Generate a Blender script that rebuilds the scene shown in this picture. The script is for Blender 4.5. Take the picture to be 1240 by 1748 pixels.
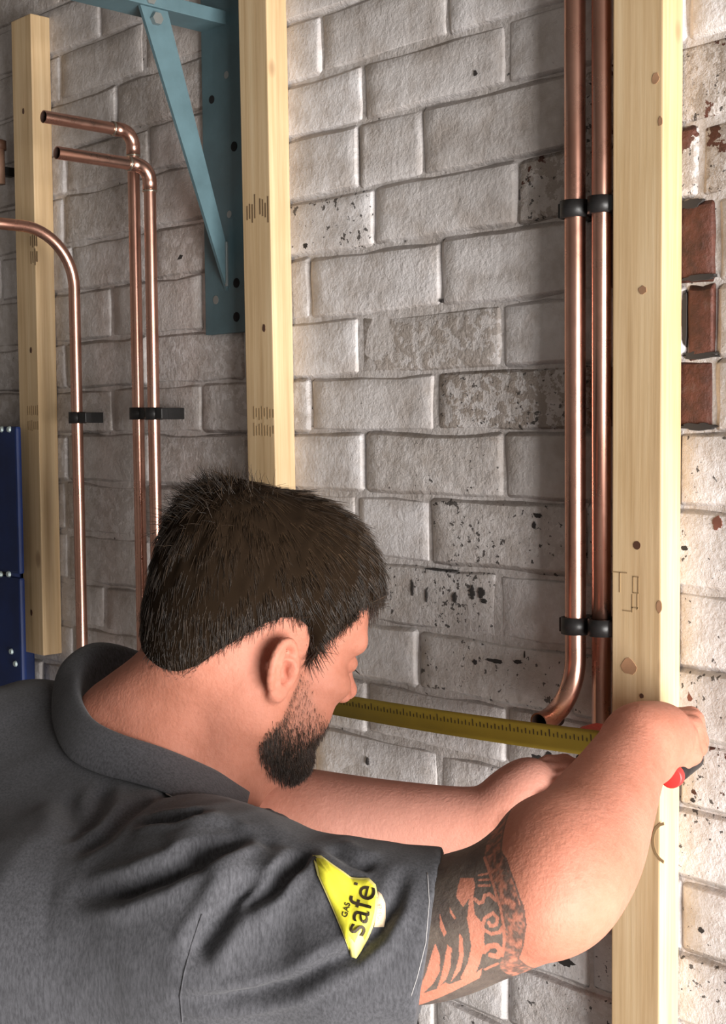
import bpy, bmesh, math, random
import numpy as np
from mathutils import Vector, Matrix, noise as mnoise
from mathutils.bvhtree import BVHTree

for o in list(bpy.data.objects):
    bpy.data.objects.remove(o)
SC = bpy.context.scene
COL = SC.collection
random.seed(7)
RNG = np.random.default_rng(11)

# ------------------------------------------------------------------ camera
FPX = 2300.0
CAM = np.array([0.0, -1.137, 1.5])
YAW, PITCH, ROLL = math.radians(46.4), math.radians(3.6), math.radians(0.5)
_fh = np.array([-math.sin(YAW), math.cos(YAW), 0.0]); _up = np.array([0, 0, 1.0])
VF = math.cos(PITCH) * _fh - math.sin(PITCH) * _up
_r0 = np.cross(VF, _up); _r0 /= np.linalg.norm(_r0); _u0 = np.cross(_r0, VF)
VR = math.cos(ROLL) * _r0 - math.sin(ROLL) * _u0
VU = np.cross(VR, VF)
cd = bpy.data.cameras.new('camera'); cam = bpy.data.objects.new('camera', cd); COL.objects.link(cam)
cd.sensor_fit = 'HORIZONTAL'; cd.sensor_width = 36.0; cd.lens = FPX / 1240 * 36.0
cd.clip_start = 0.02
cam.matrix_world = Matrix(((VR[0], VU[0], -VF[0], CAM[0]), (VR[1], VU[1], -VF[1], CAM[1]),
                           (VR[2], VU[2], -VF[2], CAM[2]), (0, 0, 0, 1)))
SC.camera = cam

# ------------------------------------------------------------------ world, light, exposure
w = bpy.data.worlds.new('world'); SC.world = w; w.use_nodes = True
w.node_tree.nodes['Background'].inputs[0].default_value = (0.80, 0.90, 1.0, 1)
w.node_tree.nodes['Background'].inputs[1].default_value = 0.25
def area(name, loc, target, sx, sy, power, col):
    l = bpy.data.lights.new(name, 'AREA'); l.shape = 'RECTANGLE'; l.size = sx; l.size_y = sy
    l.energy = power; l.color = col
    o = bpy.data.objects.new(name, l); COL.objects.link(o); o.location = loc
    o.rotation_euler = (Vector(target) - Vector(loc)).to_track_quat('-Z', 'Y').to_euler()
    return o
area('doorway_daylight', (1.62, -0.80, 0.84), (-1.0, -0.80, 0.84), 1.5, 1.6, 206, (1.0, 0.965, 0.93))
SC.view_settings.view_transform = 'Standard'; SC.view_settings.look = 'None'
SC.view_settings.exposure = 0.0; SC.view_settings.gamma = 1.0
SC.view_settings.use_curve_mapping = False

# ------------------------------------------------------------------ helpers
def ray(px, py):
    return VF + (px - 620) / FPX * VR - (py - 874) / FPX * VU
def on_plane(px, py, y0=0.0):
    """where the sight line meets the plane y = y0 parallel to the brick wall"""
    d = ray(px, py); t = (y0 - CAM[1]) / d[1]
    return CAM + t * d
def V(px, py, z):
    """view-space point (right, up, forward) at depth z"""
    return np.array([(px - 620) / FPX * z, -(py - 874) / FPX * z, z])
def to_world(P):
    P = np.asarray(P, dtype=float)
    return CAM + P[..., 0:1] * VR + P[..., 1:2] * VU + P[..., 2:3] * VF

def mesh(name, verts, faces, mat=None, parent=None, smooth=False, loc=None):
    me = bpy.data.meshes.new(name)
    me.from_pydata([tuple(map(float, v)) for v in verts], [], [tuple(map(int, f)) for f in faces]); me.update()
    o = bpy.data.objects.new(name, me); COL.objects.link(o)
    if mat: me.materials.append(mat)
    if smooth:
        me.polygons.foreach_set('use_smooth', [True] * len(me.polygons))
    if parent: o.parent = parent
    if loc is not None: o.location = loc
    return o
def bm_obj(name, bm, mat=None, parent=None, smooth=False, loc=None):
    me = bpy.data.meshes.new(name); bmesh.ops.recalc_face_normals(bm, faces=bm.faces[:]); bm.to_mesh(me); bm.free()
    o = bpy.data.objects.new(name, me); COL.objects.link(o)
    if mat: me.materials.append(mat)
    if smooth: me.polygons.foreach_set('use_smooth', [True] * len(me.polygons))
    if parent: o.parent = parent
    if loc is not None: o.location = loc
    return o
def empty(name, loc, label=None, cat=None, group=None):
    o = bpy.data.objects.new(name, None); COL.objects.link(o); o.location = loc; o.empty_display_size = 0.05
    tag(o, label, cat, group); return o
def tag(o, label=None, cat=None, group=None, kind=None):
    if label: o['label'] = label
    if cat: o['category'] = cat
    if group: o['group'] = group
    if kind: o['kind'] = kind
    return o
def add_box(bm, lo, hi, bevel=0.0, seg=2):
    lo = Vector(lo); hi = Vector(hi)
    r = bmesh.ops.create_cube(bm, size=1.0)
    bmesh.ops.scale(bm, vec=hi - lo, verts=r['verts']); bmesh.ops.translate(bm, vec=(lo + hi) / 2, verts=r['verts'])
    if bevel:
        es = {e for v in r['verts'] for e in v.link_edges}
        bmesh.ops.bevel(bm, geom=list(es), offset=bevel, segments=seg, profile=0.6, affect='EDGES')
def box_obj(name, lo, hi, mat, parent=None, bevel=0.0, base=None):
    """box given in world coordinates, origin moved to base (or to the parent's place)"""
    off = Vector(base) if base is not None else (parent.location.copy() if parent else Vector((0, 0, 0)))
    bm = bmesh.new(); add_box(bm, Vector(lo) - off, Vector(hi) - off, bevel)
    return bm_obj(name, bm, mat, parent, False, None if parent else off)
def tube(path, r, n=20, cap=True, rin=None):
    """swept tube along a list of points; returns verts, faces"""
    path = [np.array(p, float) for p in path]; vs = []; fs = []
    T = [path[min(i + 1, len(path) - 1)] - path[max(i - 1, 0)] for i in range(len(path))]
    T = [t / np.linalg.norm(t) for t in T]
    ref = np.array([1.0, 0, 0]) if abs(T[0][0]) < 0.9 else np.array([0, 0, 1.0])
    u = np.cross(T[0], ref); u /= np.linalg.norm(u)
    rs = r if hasattr(r, '__len__') else [r] * len(path)
    for p, t, rr in zip(path, T, rs):
        u = u - t * (u @ t); u /= np.linalg.norm(u); v = np.cross(t, u)
        for k in range(n):
            a = 2 * math.pi * k / n; vs.append(p + rr * (math.cos(a) * u + math.sin(a) * v))
    for i in range(len(path) - 1):
        for k in range(n):
            k2 = (k + 1) % n; fs.append((i * n + k, i * n + k2, (i + 1) * n + k2, (i + 1) * n + k))
    if cap:
        fs.append(tuple(range(n - 1, -1, -1))); b = (len(path) - 1) * n; fs.append(tuple(range(b, b + n)))
    return vs, fs

# ------------------------------------------------------------------ materials
def newmat(name):
    m = bpy.data.materials.new(name); m.use_nodes = True
    nt = m.node_tree; return m, nt, nt.nodes['Principled BSDF'], nt.links
def N(nt, t, **kw):
    n = nt.nodes.new(t)
    for k, v in kw.items():
        if k in ('op',): n.operation = v
        elif k == 'ins':
            for i, x in v.items(): n.inputs[i].default_value = x
        else: setattr(n, k, v)
    return n
def ramp(nt, fac, stops, interp='LINEAR'):
    r = nt.nodes.new('ShaderNodeValToRGB'); r.color_ramp.interpolation = interp
    e = r.color_ramp.elements
    while len(e) < len(stops): e.new(0.5)
    for el, (p, c) in zip(e, stops): el.position = p; el.color = (*c, 1) if len(c) == 3 else c
    nt.links.new(fac, r.inputs[0]); return r.outputs[0]
def noise_tex(nt, vec, scale, detail=4, rough=0.6):
    n = N(nt, 'ShaderNodeTexNoise', ins={'Scale': scale, 'Detail': detail, 'Roughness': rough})
    if vec is not None: nt.links.new(vec, n.inputs['Vector'])
    return n.outputs['Fac']
def math_n(nt, op, a, b=None, c=None, clamp=False):
    n = nt.nodes.new('ShaderNodeMath'); n.operation = op; n.use_clamp = clamp
    for i, x in enumerate((a, b, c)):
        if x is None: continue
        if isinstance(x, (int, float)): n.inputs[i].default_value = x
        else: nt.links.new(x, n.inputs[i])
    return n.outputs[0]
def mix(nt, fac, a, b, bt='MIX'):
    n = nt.nodes.new('ShaderNodeMix'); n.data_type = 'RGBA'; n.blend_type = bt
    for s, x in ((n.inputs[0], fac), (n.inputs[6], a), (n.inputs[7], b)):
        if isinstance(x, (int, float)): s.default_value = x
        elif isinstance(x, tuple): s.default_value = (*x, 1) if len(x) == 3 else x
        else: nt.links.new(x, s)
    return n.outputs[2]
def bump(nt, bsdf, h, strength=0.3, dist=0.002):
    b = N(nt, 'ShaderNodeBump', ins={'Strength': strength, 'Distance': dist})
    nt.links.new(h, b.inputs['Height']); nt.links.new(b.outputs[0], bsdf.inputs['Normal'])
def geo_pos(nt): return nt.nodes.new('ShaderNodeNewGeometry').outputs['Position']
def obj_co(nt): return nt.nodes.new('ShaderNodeTexCoord').outputs['Object']
def obj_attr(nt, name):
    a = nt.nodes.new('ShaderNodeAttribute'); a.attribute_type = 'OBJECT'; a.attribute_name = name; return a.outputs['Fac']
def geo_attr(nt, name, color=False):
    a = nt.nodes.new('ShaderNodeAttribute'); a.attribute_type = 'GEOMETRY'; a.attribute_name = name
    return a.outputs['Color' if color else 'Fac']
def simple(name, col, rough=0.5, metal=0.0, bump_scale=None, bump_s=0.2, var=0.0):
    m, nt, b, L = newmat(name)
    b.inputs['Base Color'].default_value = (*col, 1); b.inputs['Roughness'].default_value = rough; b.inputs['Metallic'].default_value = metal
    if var:
        f = noise_tex(nt, obj_co(nt), 14, 5)
        c = ramp(nt, f, [(0.3, tuple(x * (1 - var) for x in col)), (0.7, tuple(min(1, x * (1 + var)) for x in col))])
        L.new(c, b.inputs['Base Color'])
    if bump_scale: bump(nt, b, noise_tex(nt, obj_co(nt), bump_scale, 4), bump_s)
    return m

def mat_painted(name, base_lo, base_hi):
    """old white paint over brick: dirt, brushed relief, chips through to brick"""
    m, nt, b, L = newmat(name); p = geo_pos(nt)
    big = noise_tex(nt, p, 5.5, 5, 0.65); fine = noise_tex(nt, p, 55, 6, 0.7); mid = noise_tex(nt, p, 20, 5, 0.6)
    c = ramp(nt, big, [(0.28, base_lo), (0.62, base_hi)])
    d = ramp(nt, mid, [(0.36, (0.66, 0.61, 0.56)), (0.56, (1, 1, 1))])
    c = mix(nt, 0.7, c, d, 'MULTIPLY')
    tone = obj_attr(nt, 'tone')
    c = mix(nt, 1.0, c, ramp(nt, tone, [(0.0, (0.76, 0.73, 0.70)), (1.0, (1.05, 1.05, 1.06))]), 'MULTIPLY')
    chips = obj_attr(nt, 'chips'); brown = obj_attr(nt, 'worn'); red = obj_attr(nt, 'bare')
    # worn, thinner paint: brownish speckle
    wn = math_n(nt, 'MULTIPLY', math_n(nt, 'GREATER_THAN', math_n(nt, 'ADD', fine, math_n(nt, 'MULTIPLY', mid, 0.6)), 0.80), brown)
    c = mix(nt, math_n(nt, 'MULTIPLY', wn, 0.65), c, (0.24, 0.18, 0.13))
    # dark pits
    pit_n = noise_tex(nt, p, 120, 4, 0.6)
    patch = noise_tex(nt, p, 13, 3, 0.5)
    thr = math_n(nt, 'SUBTRACT', 0.80, math_n(nt, 'MULTIPLY', math_n(nt, 'MULTIPLY', patch, chips), 0.36))
    pit = math_n(nt, 'GREATER_THAN', pit_n, thr)
    c = mix(nt, math_n(nt, 'MULTIPLY', pit, 0.9), c, (0.045, 0.038, 0.035))
    # bare brick where the paint is gone
    bare = math_n(nt, 'GREATER_THAN', math_n(nt, 'ADD', math_n(nt, 'ADD', mid, math_n(nt, 'MULTIPLY', fine, 0.35)), math_n(nt, 'MULTIPLY', red, 0.62)), 1.06)
    rc = ramp(nt, noise_tex(nt, p, 38, 5), [(0.3, (0.045, 0.018, 0.012)), (0.55, (0.115, 0.036, 0.022)), (0.8, (0.12, 0.08, 0.065))])
    c = mix(nt, bare, c, rc)
    L.new(c, b.inputs['Base Color']); b.inputs['Roughness'].default_value = 0.62
    h = math_n(nt, 'ADD', math_n(nt, 'ADD', math_n(nt, 'MULTIPLY', fine, 0.5), math_n(nt, 'MULTIPLY', mid, 0.8)), math_n(nt, 'MULTIPLY', noise_tex(nt, p, 170, 5, 0.7), 0.42))
    h = math_n(nt, 'SUBTRACT', h, math_n(nt, 'MULTIPLY', math_n(nt, 'MAXIMUM', pit, bare), 0.5))
    h = math_n(nt, 'ADD', h, math_n(nt, 'MULTIPLY', math_n(nt, 'MULTIPLY', fine, brown), 1.1))
    bump(nt, b, h, 0.7, 0.006)
    return m
M_PAINT = mat_painted('white_painted_brick', (0.60, 0.565, 0.55), (0.84, 0.81, 0.805))
M_MORTAR = mat_painted('white_painted_mortar', (0.60, 0.565, 0.55), (0.84, 0.81, 0.805))

def mat_wood():
    m, nt, b, L = newmat('sawn_pine')
    tc = obj_co(nt)
    mp = N(nt, 'ShaderNodeMapping', ins={'Scale': (26, 26, 0.9)}); L.new(tc, mp.inputs[0])
    g = noise_tex(nt, mp.outputs[0], 2.4, 6, 0.6)
    mp2 = N(nt, 'ShaderNodeMapping', ins={'Scale': (90, 90, 2.2)}); L.new(tc, mp2.inputs[0])
    g2 = noise_tex(nt, mp2.outputs[0], 3.0, 4, 0.6)
    big = noise_tex(nt, tc, 4.0, 3)
    c = ramp(nt, g, [(0.30, (0.55, 0.375, 0.205)), (0.5, (0.70, 0.51, 0.30)), (0.72, (0.78, 0.605, 0.385))])
    c = mix(nt, 0.35, c, ramp(nt, g2, [(0.35, (0.72, 0.62, 0.46)), (0.6, (1, 1, 1))]), 'MULTIPLY')
    c = mix(nt, 0.5, c, ramp(nt, big, [(0.3, (0.82, 0.78, 0.66)), (0.65, (1, 1, 1))]), 'MULTIPLY')
    # small knots
    mk = N(nt, 'ShaderNodeMapping', ins={'Scale': (1, 1, 0.55)}); L.new(tc, mk.inputs[0])
    vo = N(nt, 'ShaderNodeTexVoronoi', ins={'Scale': 13.0, 'Randomness': 1.0}); L.new(mk.outputs[0], vo.inputs[0])
    kn = ramp(nt, vo.outputs['Distance'], [(0.0, (1, 1, 1)), (0.075, (0.75, 0.75, 0.75)), (0.12, (0, 0, 0))])
    c = mix(nt, math_n(nt, 'MULTIPLY', kn, 0.6), c, (0.23, 0.11, 0.05))
    L.new(c, b.inputs['Base Color']); b.inputs['Roughness'].default_value = 0.6
    bump(nt, b, g2, 0.15, 0.001)
    return m
M_WOOD = mat_wood()
M_KNOT = simple('dark_knot', (0.09, 0.04, 0.022), 0.6)
M_STAIN = simple('reddish_stain', (0.40, 0.22, 0.12), 0.7, var=0.4)
M_INK = simple('stamp_ink', (0.16, 0.10, 0.05), 0.7)
M_INKF = simple('faded_pencil', (0.33, 0.22, 0.11), 0.7)
def mat_copper():
    m, nt, b, L = newmat('copper')
    tc = obj_co(nt); f = noise_tex(nt, tc, 9, 4); f2 = noise_tex(nt, tc, 60, 4)
    c = ramp(nt, f, [(0.3, (0.60, 0.315, 0.235)), (0.7, (0.78, 0.46, 0.36))])
    c = mix(nt, 0.15, c, ramp(nt, f2, [(0.3, (0.55, 0.45, 0.4)), (0.6, (1, 1, 1))]), 'MULTIPLY')
    L.new(c, b.inputs['Base Color']); b.inputs['Metallic'].default_value = 1.0
    L.new(ramp(nt, f2, [(0.3, (0.32,) * 3), (0.7, (0.26,) * 3)]), b.inputs['Roughness'])
    return m
M_COPPER = mat_copper()
M_SOLDER = simple('solder', (0.62, 0.55, 0.45), 0.3, 1.0)
M_INSIDE = simple('pipe_bore', (0.05, 0.025, 0.018), 0.8, 0.3)
M_BLACK = simple('black_plastic', (0.012, 0.011, 0.011), 0.45, bump_scale=60)
M_TEAL = simple('teal_painted_steel', (0.085, 0.150, 0.172), 0.55, 0.0, bump_scale=30, bump_s=0.1, var=0.22)
M_STEEL = simple('worn_bolt_steel', (0.35, 0.38, 0.38), 0.4, 0.8)
M_HOLE = simple('dark_hole', (0.004, 0.004, 0.005), 0.9)
M_BLUE = simple('blue_enamelled_steel', (0.003, 0.018, 0.10), 0.6, 0.0, var=0.3)
M_RIVET = simple('zinc_rivet', (0.55, 0.66, 0.66), 0.4, 0.5)
M_CONC = simple('grey_concrete', (0.17, 0.16, 0.15), 0.85, bump_scale=12, var=0.2)
M_PLASTER = simple('dull_plaster', (0.16, 0.15, 0.14), 0.9, bump_scale=20, var=0.12)
M_BOARD = simple('ceiling_board', (0.10, 0.09, 0.08), 0.9, var=0.15)

# ------------------------------------------------------------------ room shell
X0, X1, Y0, ZC = -2.75, 1.75, -3.3, 2.5
def struct(name, lo, hi, mat):
    o = box_obj(name, lo, hi, mat, base=((lo[0] + hi[0]) / 2, (lo[1] + hi[1]) / 2, lo[2])); tag(o, kind='structure'); return o
struct('floor', (X0 - .1, Y0 - .1, -0.1), (X1 + .1, 0.2, 0), M_CONC)
struct('ceiling', (X0 - .1, Y0 - .1, ZC), (X1 + .1, 0.2, ZC + .1), M_BOARD)
struct('wall_left', (X0 - .1, Y0, 0), (X0, 0.006, ZC), M_PLASTER)
struct('wall_front', (X0 - .1, Y0 - .1, 0), (X1 + .1, Y0, ZC), M_PLASTER)
struct('wall_right', (X1, -0.05, 0), (X1 + .1, 0.1, ZC), M_PLASTER)
struct('trim_1', (X1, Y0, 2.02), (X1 + .1, -0.05, ZC), M_PLASTER)      # lintel above the open doorway
struct('trim_2', (X1, Y0, 0), (X1 + .1, -1.95, 2.02), M_PLASTER)       # pier beside the doorway

# brick wall: a mortar bed and every brick on it
wall = empty('wall_back', (-1.2, 0.0, 0.0)); tag(wall, kind='structure')
WB = Vector((-1.2, 0, 0))
# mortar bed as a slightly uneven sheet with thickness
def mortar_bed():
    bm = bmesh.new()
    nx, nz = 150, 110; xa, xb, za, zb = X0, X1, 0.0, ZC
    g = []
    for j in range(nz + 1):
        row = []
        for i in range(nx + 1):
            x = xa + (xb - xa) * i / nx; z = za + (zb - za) * j / nz
            y = 0.0017 + 0.0022 * mnoise.noise((x * 9, 0, z * 9)) + 0.0012 * mnoise.noise((x * 31, 3, z * 31))
            row.append(bm.verts.new((x - WB.x, y, z)))
        g.append(row)
    for j in range(nz):
        for i in range(nx):
            bm.faces.new((g[j][i], g[j][i + 1], g[j + 1][i + 1], g[j + 1][i]))
    r = bmesh.ops.extrude_face_region(bm, geom=bm.faces[:] )
    for v in [e for e in r['geom'] if isinstance(e, bmesh.types.BMVert)]: v.co.y = 0.2
    o = bm_obj('mortar_bed', bm, M_MORTAR, wall, True)
    o['tone'] = 0.45; o['chips'] = 0.55; o['worn'] = 0.25; o['bare'] = 0.0
mortar_bed()

def brick_mesh(name, seed, asp):
    """unit brick: x,z in -0.5..0.5, front near y=0, soft uneven face; asp = length / height"""
    rs = random.Random(seed)
    nx, nz = (7, 4) if asp > 2 else (4, 4)
    us = [0, 0.03, 0.12] + [0.12 + 0.76 * k / (nx - 2) for k in range(1, nx - 2)] + [0.88, 0.97, 1]
    e = 0.03 * 2.7 / 1.0
    vsn = [0, 0.08, 0.3, 0.7, 0.92, 1]
    us = sorted(set(us))
    V_, F_ = [], []
    off = Vector((rs.uniform(-9, 9), rs.uniform(-9, 9), rs.uniform(-9, 9)))
    for v in vsn:
        for u in us:
            bu = min(u, 1 - u) * asp; bv = min(v, 1 - v)
            d = min(bu, bv)
            y = 0.0040 * (1 - min(1, d / 0.06)) ** 1.6
            y += 0.0019 * mnoise.noise(Vector((u * asp * 1.3, v * 1.3, 0)) + off)
            x = u - 0.5 + (0.012 / asp * 2) * mnoise.noise(Vector((u * 3, v * 4, 5)) + off)
            z = v - 0.5 + 0.04 * mnoise.noise(Vector((u * asp * 1.1, v * 3, 9)) + off)
            if u in (0, 1) and v in (0, 1):
                x *= 0.985; z *= 0.94
            V_.append((x, y - 0.001, z))
    W = len(us)
    for j in range(len(vsn) - 1):
        for i in range(W - 1):
            F_.append((j * W + i, j * W + i + 1, (j + 1) * W + i + 1, (j + 1) * W + i))
    # sides back into the bed
    bd = [i for i in range(W)] + [(j + 1) * W - 1 for j in range(1, len(vsn))] + [(len(vsn) - 1) * W + i for i in range(W - 2, -1, -1)] + [j * W for j in range(len(vsn) - 2, 0, -1)]
    n0 = len(V_)
    for i in bd: V_.append((V_[i][0], 0.03, V_[i][2]))
    for k in range(len(bd)):
        k2 = (k + 1) % len(bd); F_.append((bd[k2], bd[k], n0 + k, n0 + k2))
    me = bpy.data.meshes.new(name); me.from_pydata(V_, [], F_); me.update()
    me.polygons.foreach_set('use_smooth', [True] * len(me.polygons)); me.materials.append(M_PAINT)
    return me
STRETCH = [brick_mesh('brick_stretcher', s, 3.0) for s in range(14)]
HEADER = [brick_mesh('brick_header', 50 + s, 1.4) for s in range(6)]
ZL = [1.9355, 1.8666, 1.7874, 1.7156, 1.6353, 1.5632, 1.4934, 1.4184, 1.3387, 1.2606, 1.1889, 1.1210]
lines = [ZL[0] + 0.0745 * k for k in range(6, 0, -1)] + ZL + [ZL[-1] - 0.074 * k for k in range(1, 9)]
JO = {5: [-1.262, -1.048], 6: [-1.187, -.962], 7: [-1.196, -1.089, -0.865], 8: [-1.17, -.949], 9: [-1.287, -1.061, -0.836, -0.704],
      10: [-1.197, -.971, -0.735, -0.704], 11: [-1.289, -1.071, -0.846, -0.704], 12: [-1.19, -.968], 13: [-1.205, -1.081, -0.856],
      14: [-1.202, -.977], 15: [-1.101, -0.876], 16: [-1.19, -.965], 17: [-1.068, -0.843]}
SPECIAL = {}   # (row, nearest x centre) -> attributes
def brick_attr(row, xc):
    a = dict(tone=random.uniform(0.35, 1.0), chips=random.choice([0.0, 0.1, 0.3, 0.5]), worn=random.choice([0, 0, 0, 0.15, 0.3]), bare=0.0)
    if xc < -1.4: a['tone'] *= 0.75; a['worn'] = random.choice([0.2, 0.3, 0.5]); a['chips'] *= 0.8
    if xc > -0.75:
        a['chips'] = random.choice([0.5, 0.8]); a['tone'] = 0.95; a['worn'] = 0.15
    if row in (9, 10, 11) and -0.80 < xc < -0.704: a['bare'] = 1.0
    if row in (7, 8) and xc > -0.9 and xc < -0.6: a['bare'] = 0.47; a['chips'] = 1.0; a['worn'] = 0.8; a['tone'] = 0.4
    if row == 10 and -1.2 < xc < -0.97: a['worn'] = 0.8
    if row == 11 and -1.08 < xc < -0.84: a['worn'] = 1.0; a['chips'] = 0.9
    if row in (12,) and -1.2 < xc < -0.96: a['worn'] = 0.35; a['chips'] = 0.7
    if row == 13 and -1.09 < xc < -0.8: a['chips'] = 0.95
    if row == 14 and -1.25 < xc < -0.9: a['chips'] = 1.1
    if row == 15 and xc > -1.1: a['chips'] = 0.9
    if row == 16 and xc > -0.78: a['bare'] = 0.50
    if row >= 17: a['chips'] = random.choice([0.5, 0.75, 0.85]); a['tone'] = 0.95
    if row == 8 and xc < -1.17 and xc > -1.4: a['chips'] = 1.0
    return a
bricks = []
for r in range(len(lines) - 1):
    zt, zb = lines[r], lines[r + 1]
    js = sorted(JO.get(r, [-1.19 if r % 2 == 0 else -1.078]))
    while js[0] > -2.45: js.insert(0, js[0] - 0.225 + random.uniform(-0.004, 0.004))
    while js[-1] < -0.42: js.append(js[-1] + 0.225 + random.uniform(-0.004, 0.004))
    for a, b in zip(js[:-1], js[1:]):
        L_ = b - a; asp = L_ / (zt - zb)
        me = random.choice(STRETCH if asp > 2.1 else HEADER)
        o = bpy.data.objects.new('brick', me); COL.objects.link(o); o.parent = wall
        g = random.uniform(-0.0005, 0.0025)
        at_ = brick_attr(r, (a + b) / 2)
        o.location = ((a + b) / 2 - WB.x, random.uniform(-0.0012, 0.0012) + (0.0006 if at_['bare'] > 0.9 else 0), (zt + zb) / 2 + random.uniform(-0.001, 0.001))
        o.scale = (L_ - g, 1.0, zt - zb - random.uniform(-0.0005, 0.0022)); o.rotation_euler = (0, random.uniform(-0.006, 0.006), 0)
        for k, v in at_.items(): o[k] = float(v)
        bricks.append(o)

# flakes where the paint has come away, real little hollows' floors set on the brick faces
def chip(px, py, w_, h_, mat, seed):
    p = on_plane(px, py, -0.0012); rs = random.Random(seed); n = 27
    vs = []; fs = []
    for k in range(n):
        a = 2 * math.pi * k / n; q = 0.85 + 0.38 * mnoise.noise((math.cos(a) * 1.7 + seed, math.sin(a) * 1.7, 0.3)) + rs.uniform(-0.13, 0.13)
        vs.append((w_ / 2 * q * math.cos(a), 0.0, h_ / 2 * q * math.sin(a)))
    for k in range(n): vs.append((vs[k][0] * 1.1, 0.004, vs[k][2] * 1.1))
    fs.append(tuple(range(n)))
    for k in range(n): fs.append((k, n + k, n + (k + 1) % n, (k + 1) % n))
    o = mesh('paint_chip', vs, fs, mat, wall); o.location = Vector(p) - WB - Vector((0, 0.0006, 0))
M_CHIPR = simple('bare_red_brick', (0.17, 0.062, 0.04), 0.85, bump_scale=90, var=0.45)
M_CHIPD = simple('dark_pit', (0.035, 0.03, 0.028), 0.9)
for i, (x, y, a, b, m) in enumerate([(528, 376, .036, .024, M_CHIPR), (522, 420, .010, .008, M_CHIPD), (763, 878, .007, .009, M_CHIPD), (918, 880, .014, .006, M_CHIPD),
        (912, 897, .005, .008, M_CHIPD), (704, 1004, .004, .020, M_CHIPD), (728, 1016, .003, .018, M_CHIPD), (776, 1020, .006, .013, M_CHIPD), (806, 1012, .008, .016, M_CHIPD),
        (822, 1012, .012, .012, M_CHIPD), (826, 1026, .008, .006, M_CHIPD), (745, 972, .036, .003, M_CHIPD), (772, 974, .020, .002, M_CHIPD), (811, 1130, .007, .008, M_CHIPD),
        (845, 1128, .030, .006, M_CHIPD), (884, 1130, .014, .005, M_CHIPD), (896, 1118, .002, .008, M_CHIPD), (918, 1296, .022, .010, M_CHIPD), (938, 1293, .014, .014, M_CHIPD),
        (1195, 1185, .034, .034, M_CHIPR), (1222, 1215, .03, .02, M_CHIPR), (1225, 893, .012, .016, M_CHIPR), (1170, 936, .008, .006, M_CHIPD), (1183, 1366, .006, .005, M_CHIPD),
        (1198, 1588, .008, .006, M_CHIPD), (700, 1736, .03, .03, M_CHIPD), (627, 1300, .004, .010, M_CHIPD), (965, 1640, .03, .012, M_CHIPD), (300, 440, .05, .008, M_CHIPD),
        (754, 514, .005, .004, M_CHIPD), (812, 125, .005, .006, M_CHIPD), (1198, 473, .040, .006, M_CHIPD), (1195, 606, .046, .007, M_CHIPD), (1193, 728, .046, .008, M_CHIPD), (1169, 540, .006, .060, M_CHIPD), (1180, 348, .030, .010, M_CHIPD)]):
    chip(x, y, a, b, m, i)

# ------------------------------------------------------------------ timber battens on the wall
def batten(xl_t, xl_b, width, depth, zb, zt, label, ztop_lean=None):
    base = Vector(((xl_b) + width / 2, -depth / 2, zb))
    root = empty('timber_batten', base, label, 'timber', 'timber battens on the brick wall')
    bm = bmesh.new(); add_box(bm, (-width / 2, -depth / 2, 0), (width / 2, depth / 2, zt - zb), 0.0016, 2)
    lean = (xl_t - xl_b) / (zt - zb)
    for v in bm.verts: v.co.x += lean * v.co.z; v.co.y -= 0.0015
    o = bm_obj('post', bm, M_WOOD, root); root['lean'] = lean
    return root
def on_batten(root, name, px, py, depth, verts2, mat, thick=0.0004):
    """a thin mark on the front face; verts2 in metres (x right, z up) about the sighted point"""
    p = Vector(on_plane(px, py, -depth - 0.0015)) - root.location
    vs = [(p.x + a, p.y - thick, p.z + b) for a, b in verts2] + [(p.x + a, p.y + 0.0005, p.z + b) for a, b in verts2]
    n = len(verts2); fs = [tuple(range(n))] + [(k, n + k, n + (k + 1) % n, (k + 1) % n) for k in range(n)]
    return mesh(name, vs, fs, mat, root)
def blob(w_, h_, seed=0, n=12, jit=0.15):
    rs = random.Random(seed)
    return [(w_ / 2 * math.cos(6.2832 * k / n) * rs.uniform(1 - jit, 1 + jit), h_ / 2 * math.sin(6.2832 * k / n) * rs.uniform(1 - jit, 1 + jit)) for k in range(n)]
def strokes(root, px, py, depth, items, mat, name='ink_stamp'):
    """several little bars printed together as one mark: (dx, dz, w, h) in metres"""
    p = Vector(on_plane(px, py, -depth - 0.0015)) - root.location; vs = []; fs = []
    for dx, dz, w_, h_ in items:
        b = len(vs); q = [(-w_ / 2, -h_ / 2), (w_ / 2, -h_ / 2), (w_ / 2, h_ / 2), (-w_ / 2, h_ / 2)]
        vs += [(p.x + dx + a, p.y - 0.0003, p.z + dz + c) for a, c in q]; vs += [(p.x + dx + a, p.y + 0.0005, p.z + dz + c) for a, c in q]
        fs += [(b, b + 1, b + 2, b + 3)] + [(b + k, b + 4 + k, b + 4 + (k + 1) % 4, b + (k + 1) % 4) for k in range(4)]
    return mesh(name, vs, fs, mat, root)
D = 0.034
b1 = batten(-1.9545, -1.9610, 0.060, D, 1.1397, 2.1445, 'short pale pine batten left of the narrow copper pipes, beside the blue panel')
b2 = batten(-1.3845, -1.3600, 0.056, D, 0.15, 2.44, 'long pale pine batten behind the head, beside the teal bracket')
b3 = batten(-0.7990, -0.7955, 0.0575, D, 0.15, 2.44, 'wide pale pine batten at right, reached by the marking hand')
on_batten(b3, 'screw_hole', 1088, 931, D, blob(.0085, .0085, 1, 14, .03), M_KNOT)
on_batten(b3, 'knot', 1120, 134, D, blob(.008, .011, 2), M_STAIN)
on_batten(b3, 'knot', 1098, 495, D, blob(.009, .008, 3), M_STAIN)
on_batten(b3, 'knot', 1128, 207, D, blob(.005, .009, 4), M_STAIN)
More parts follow.
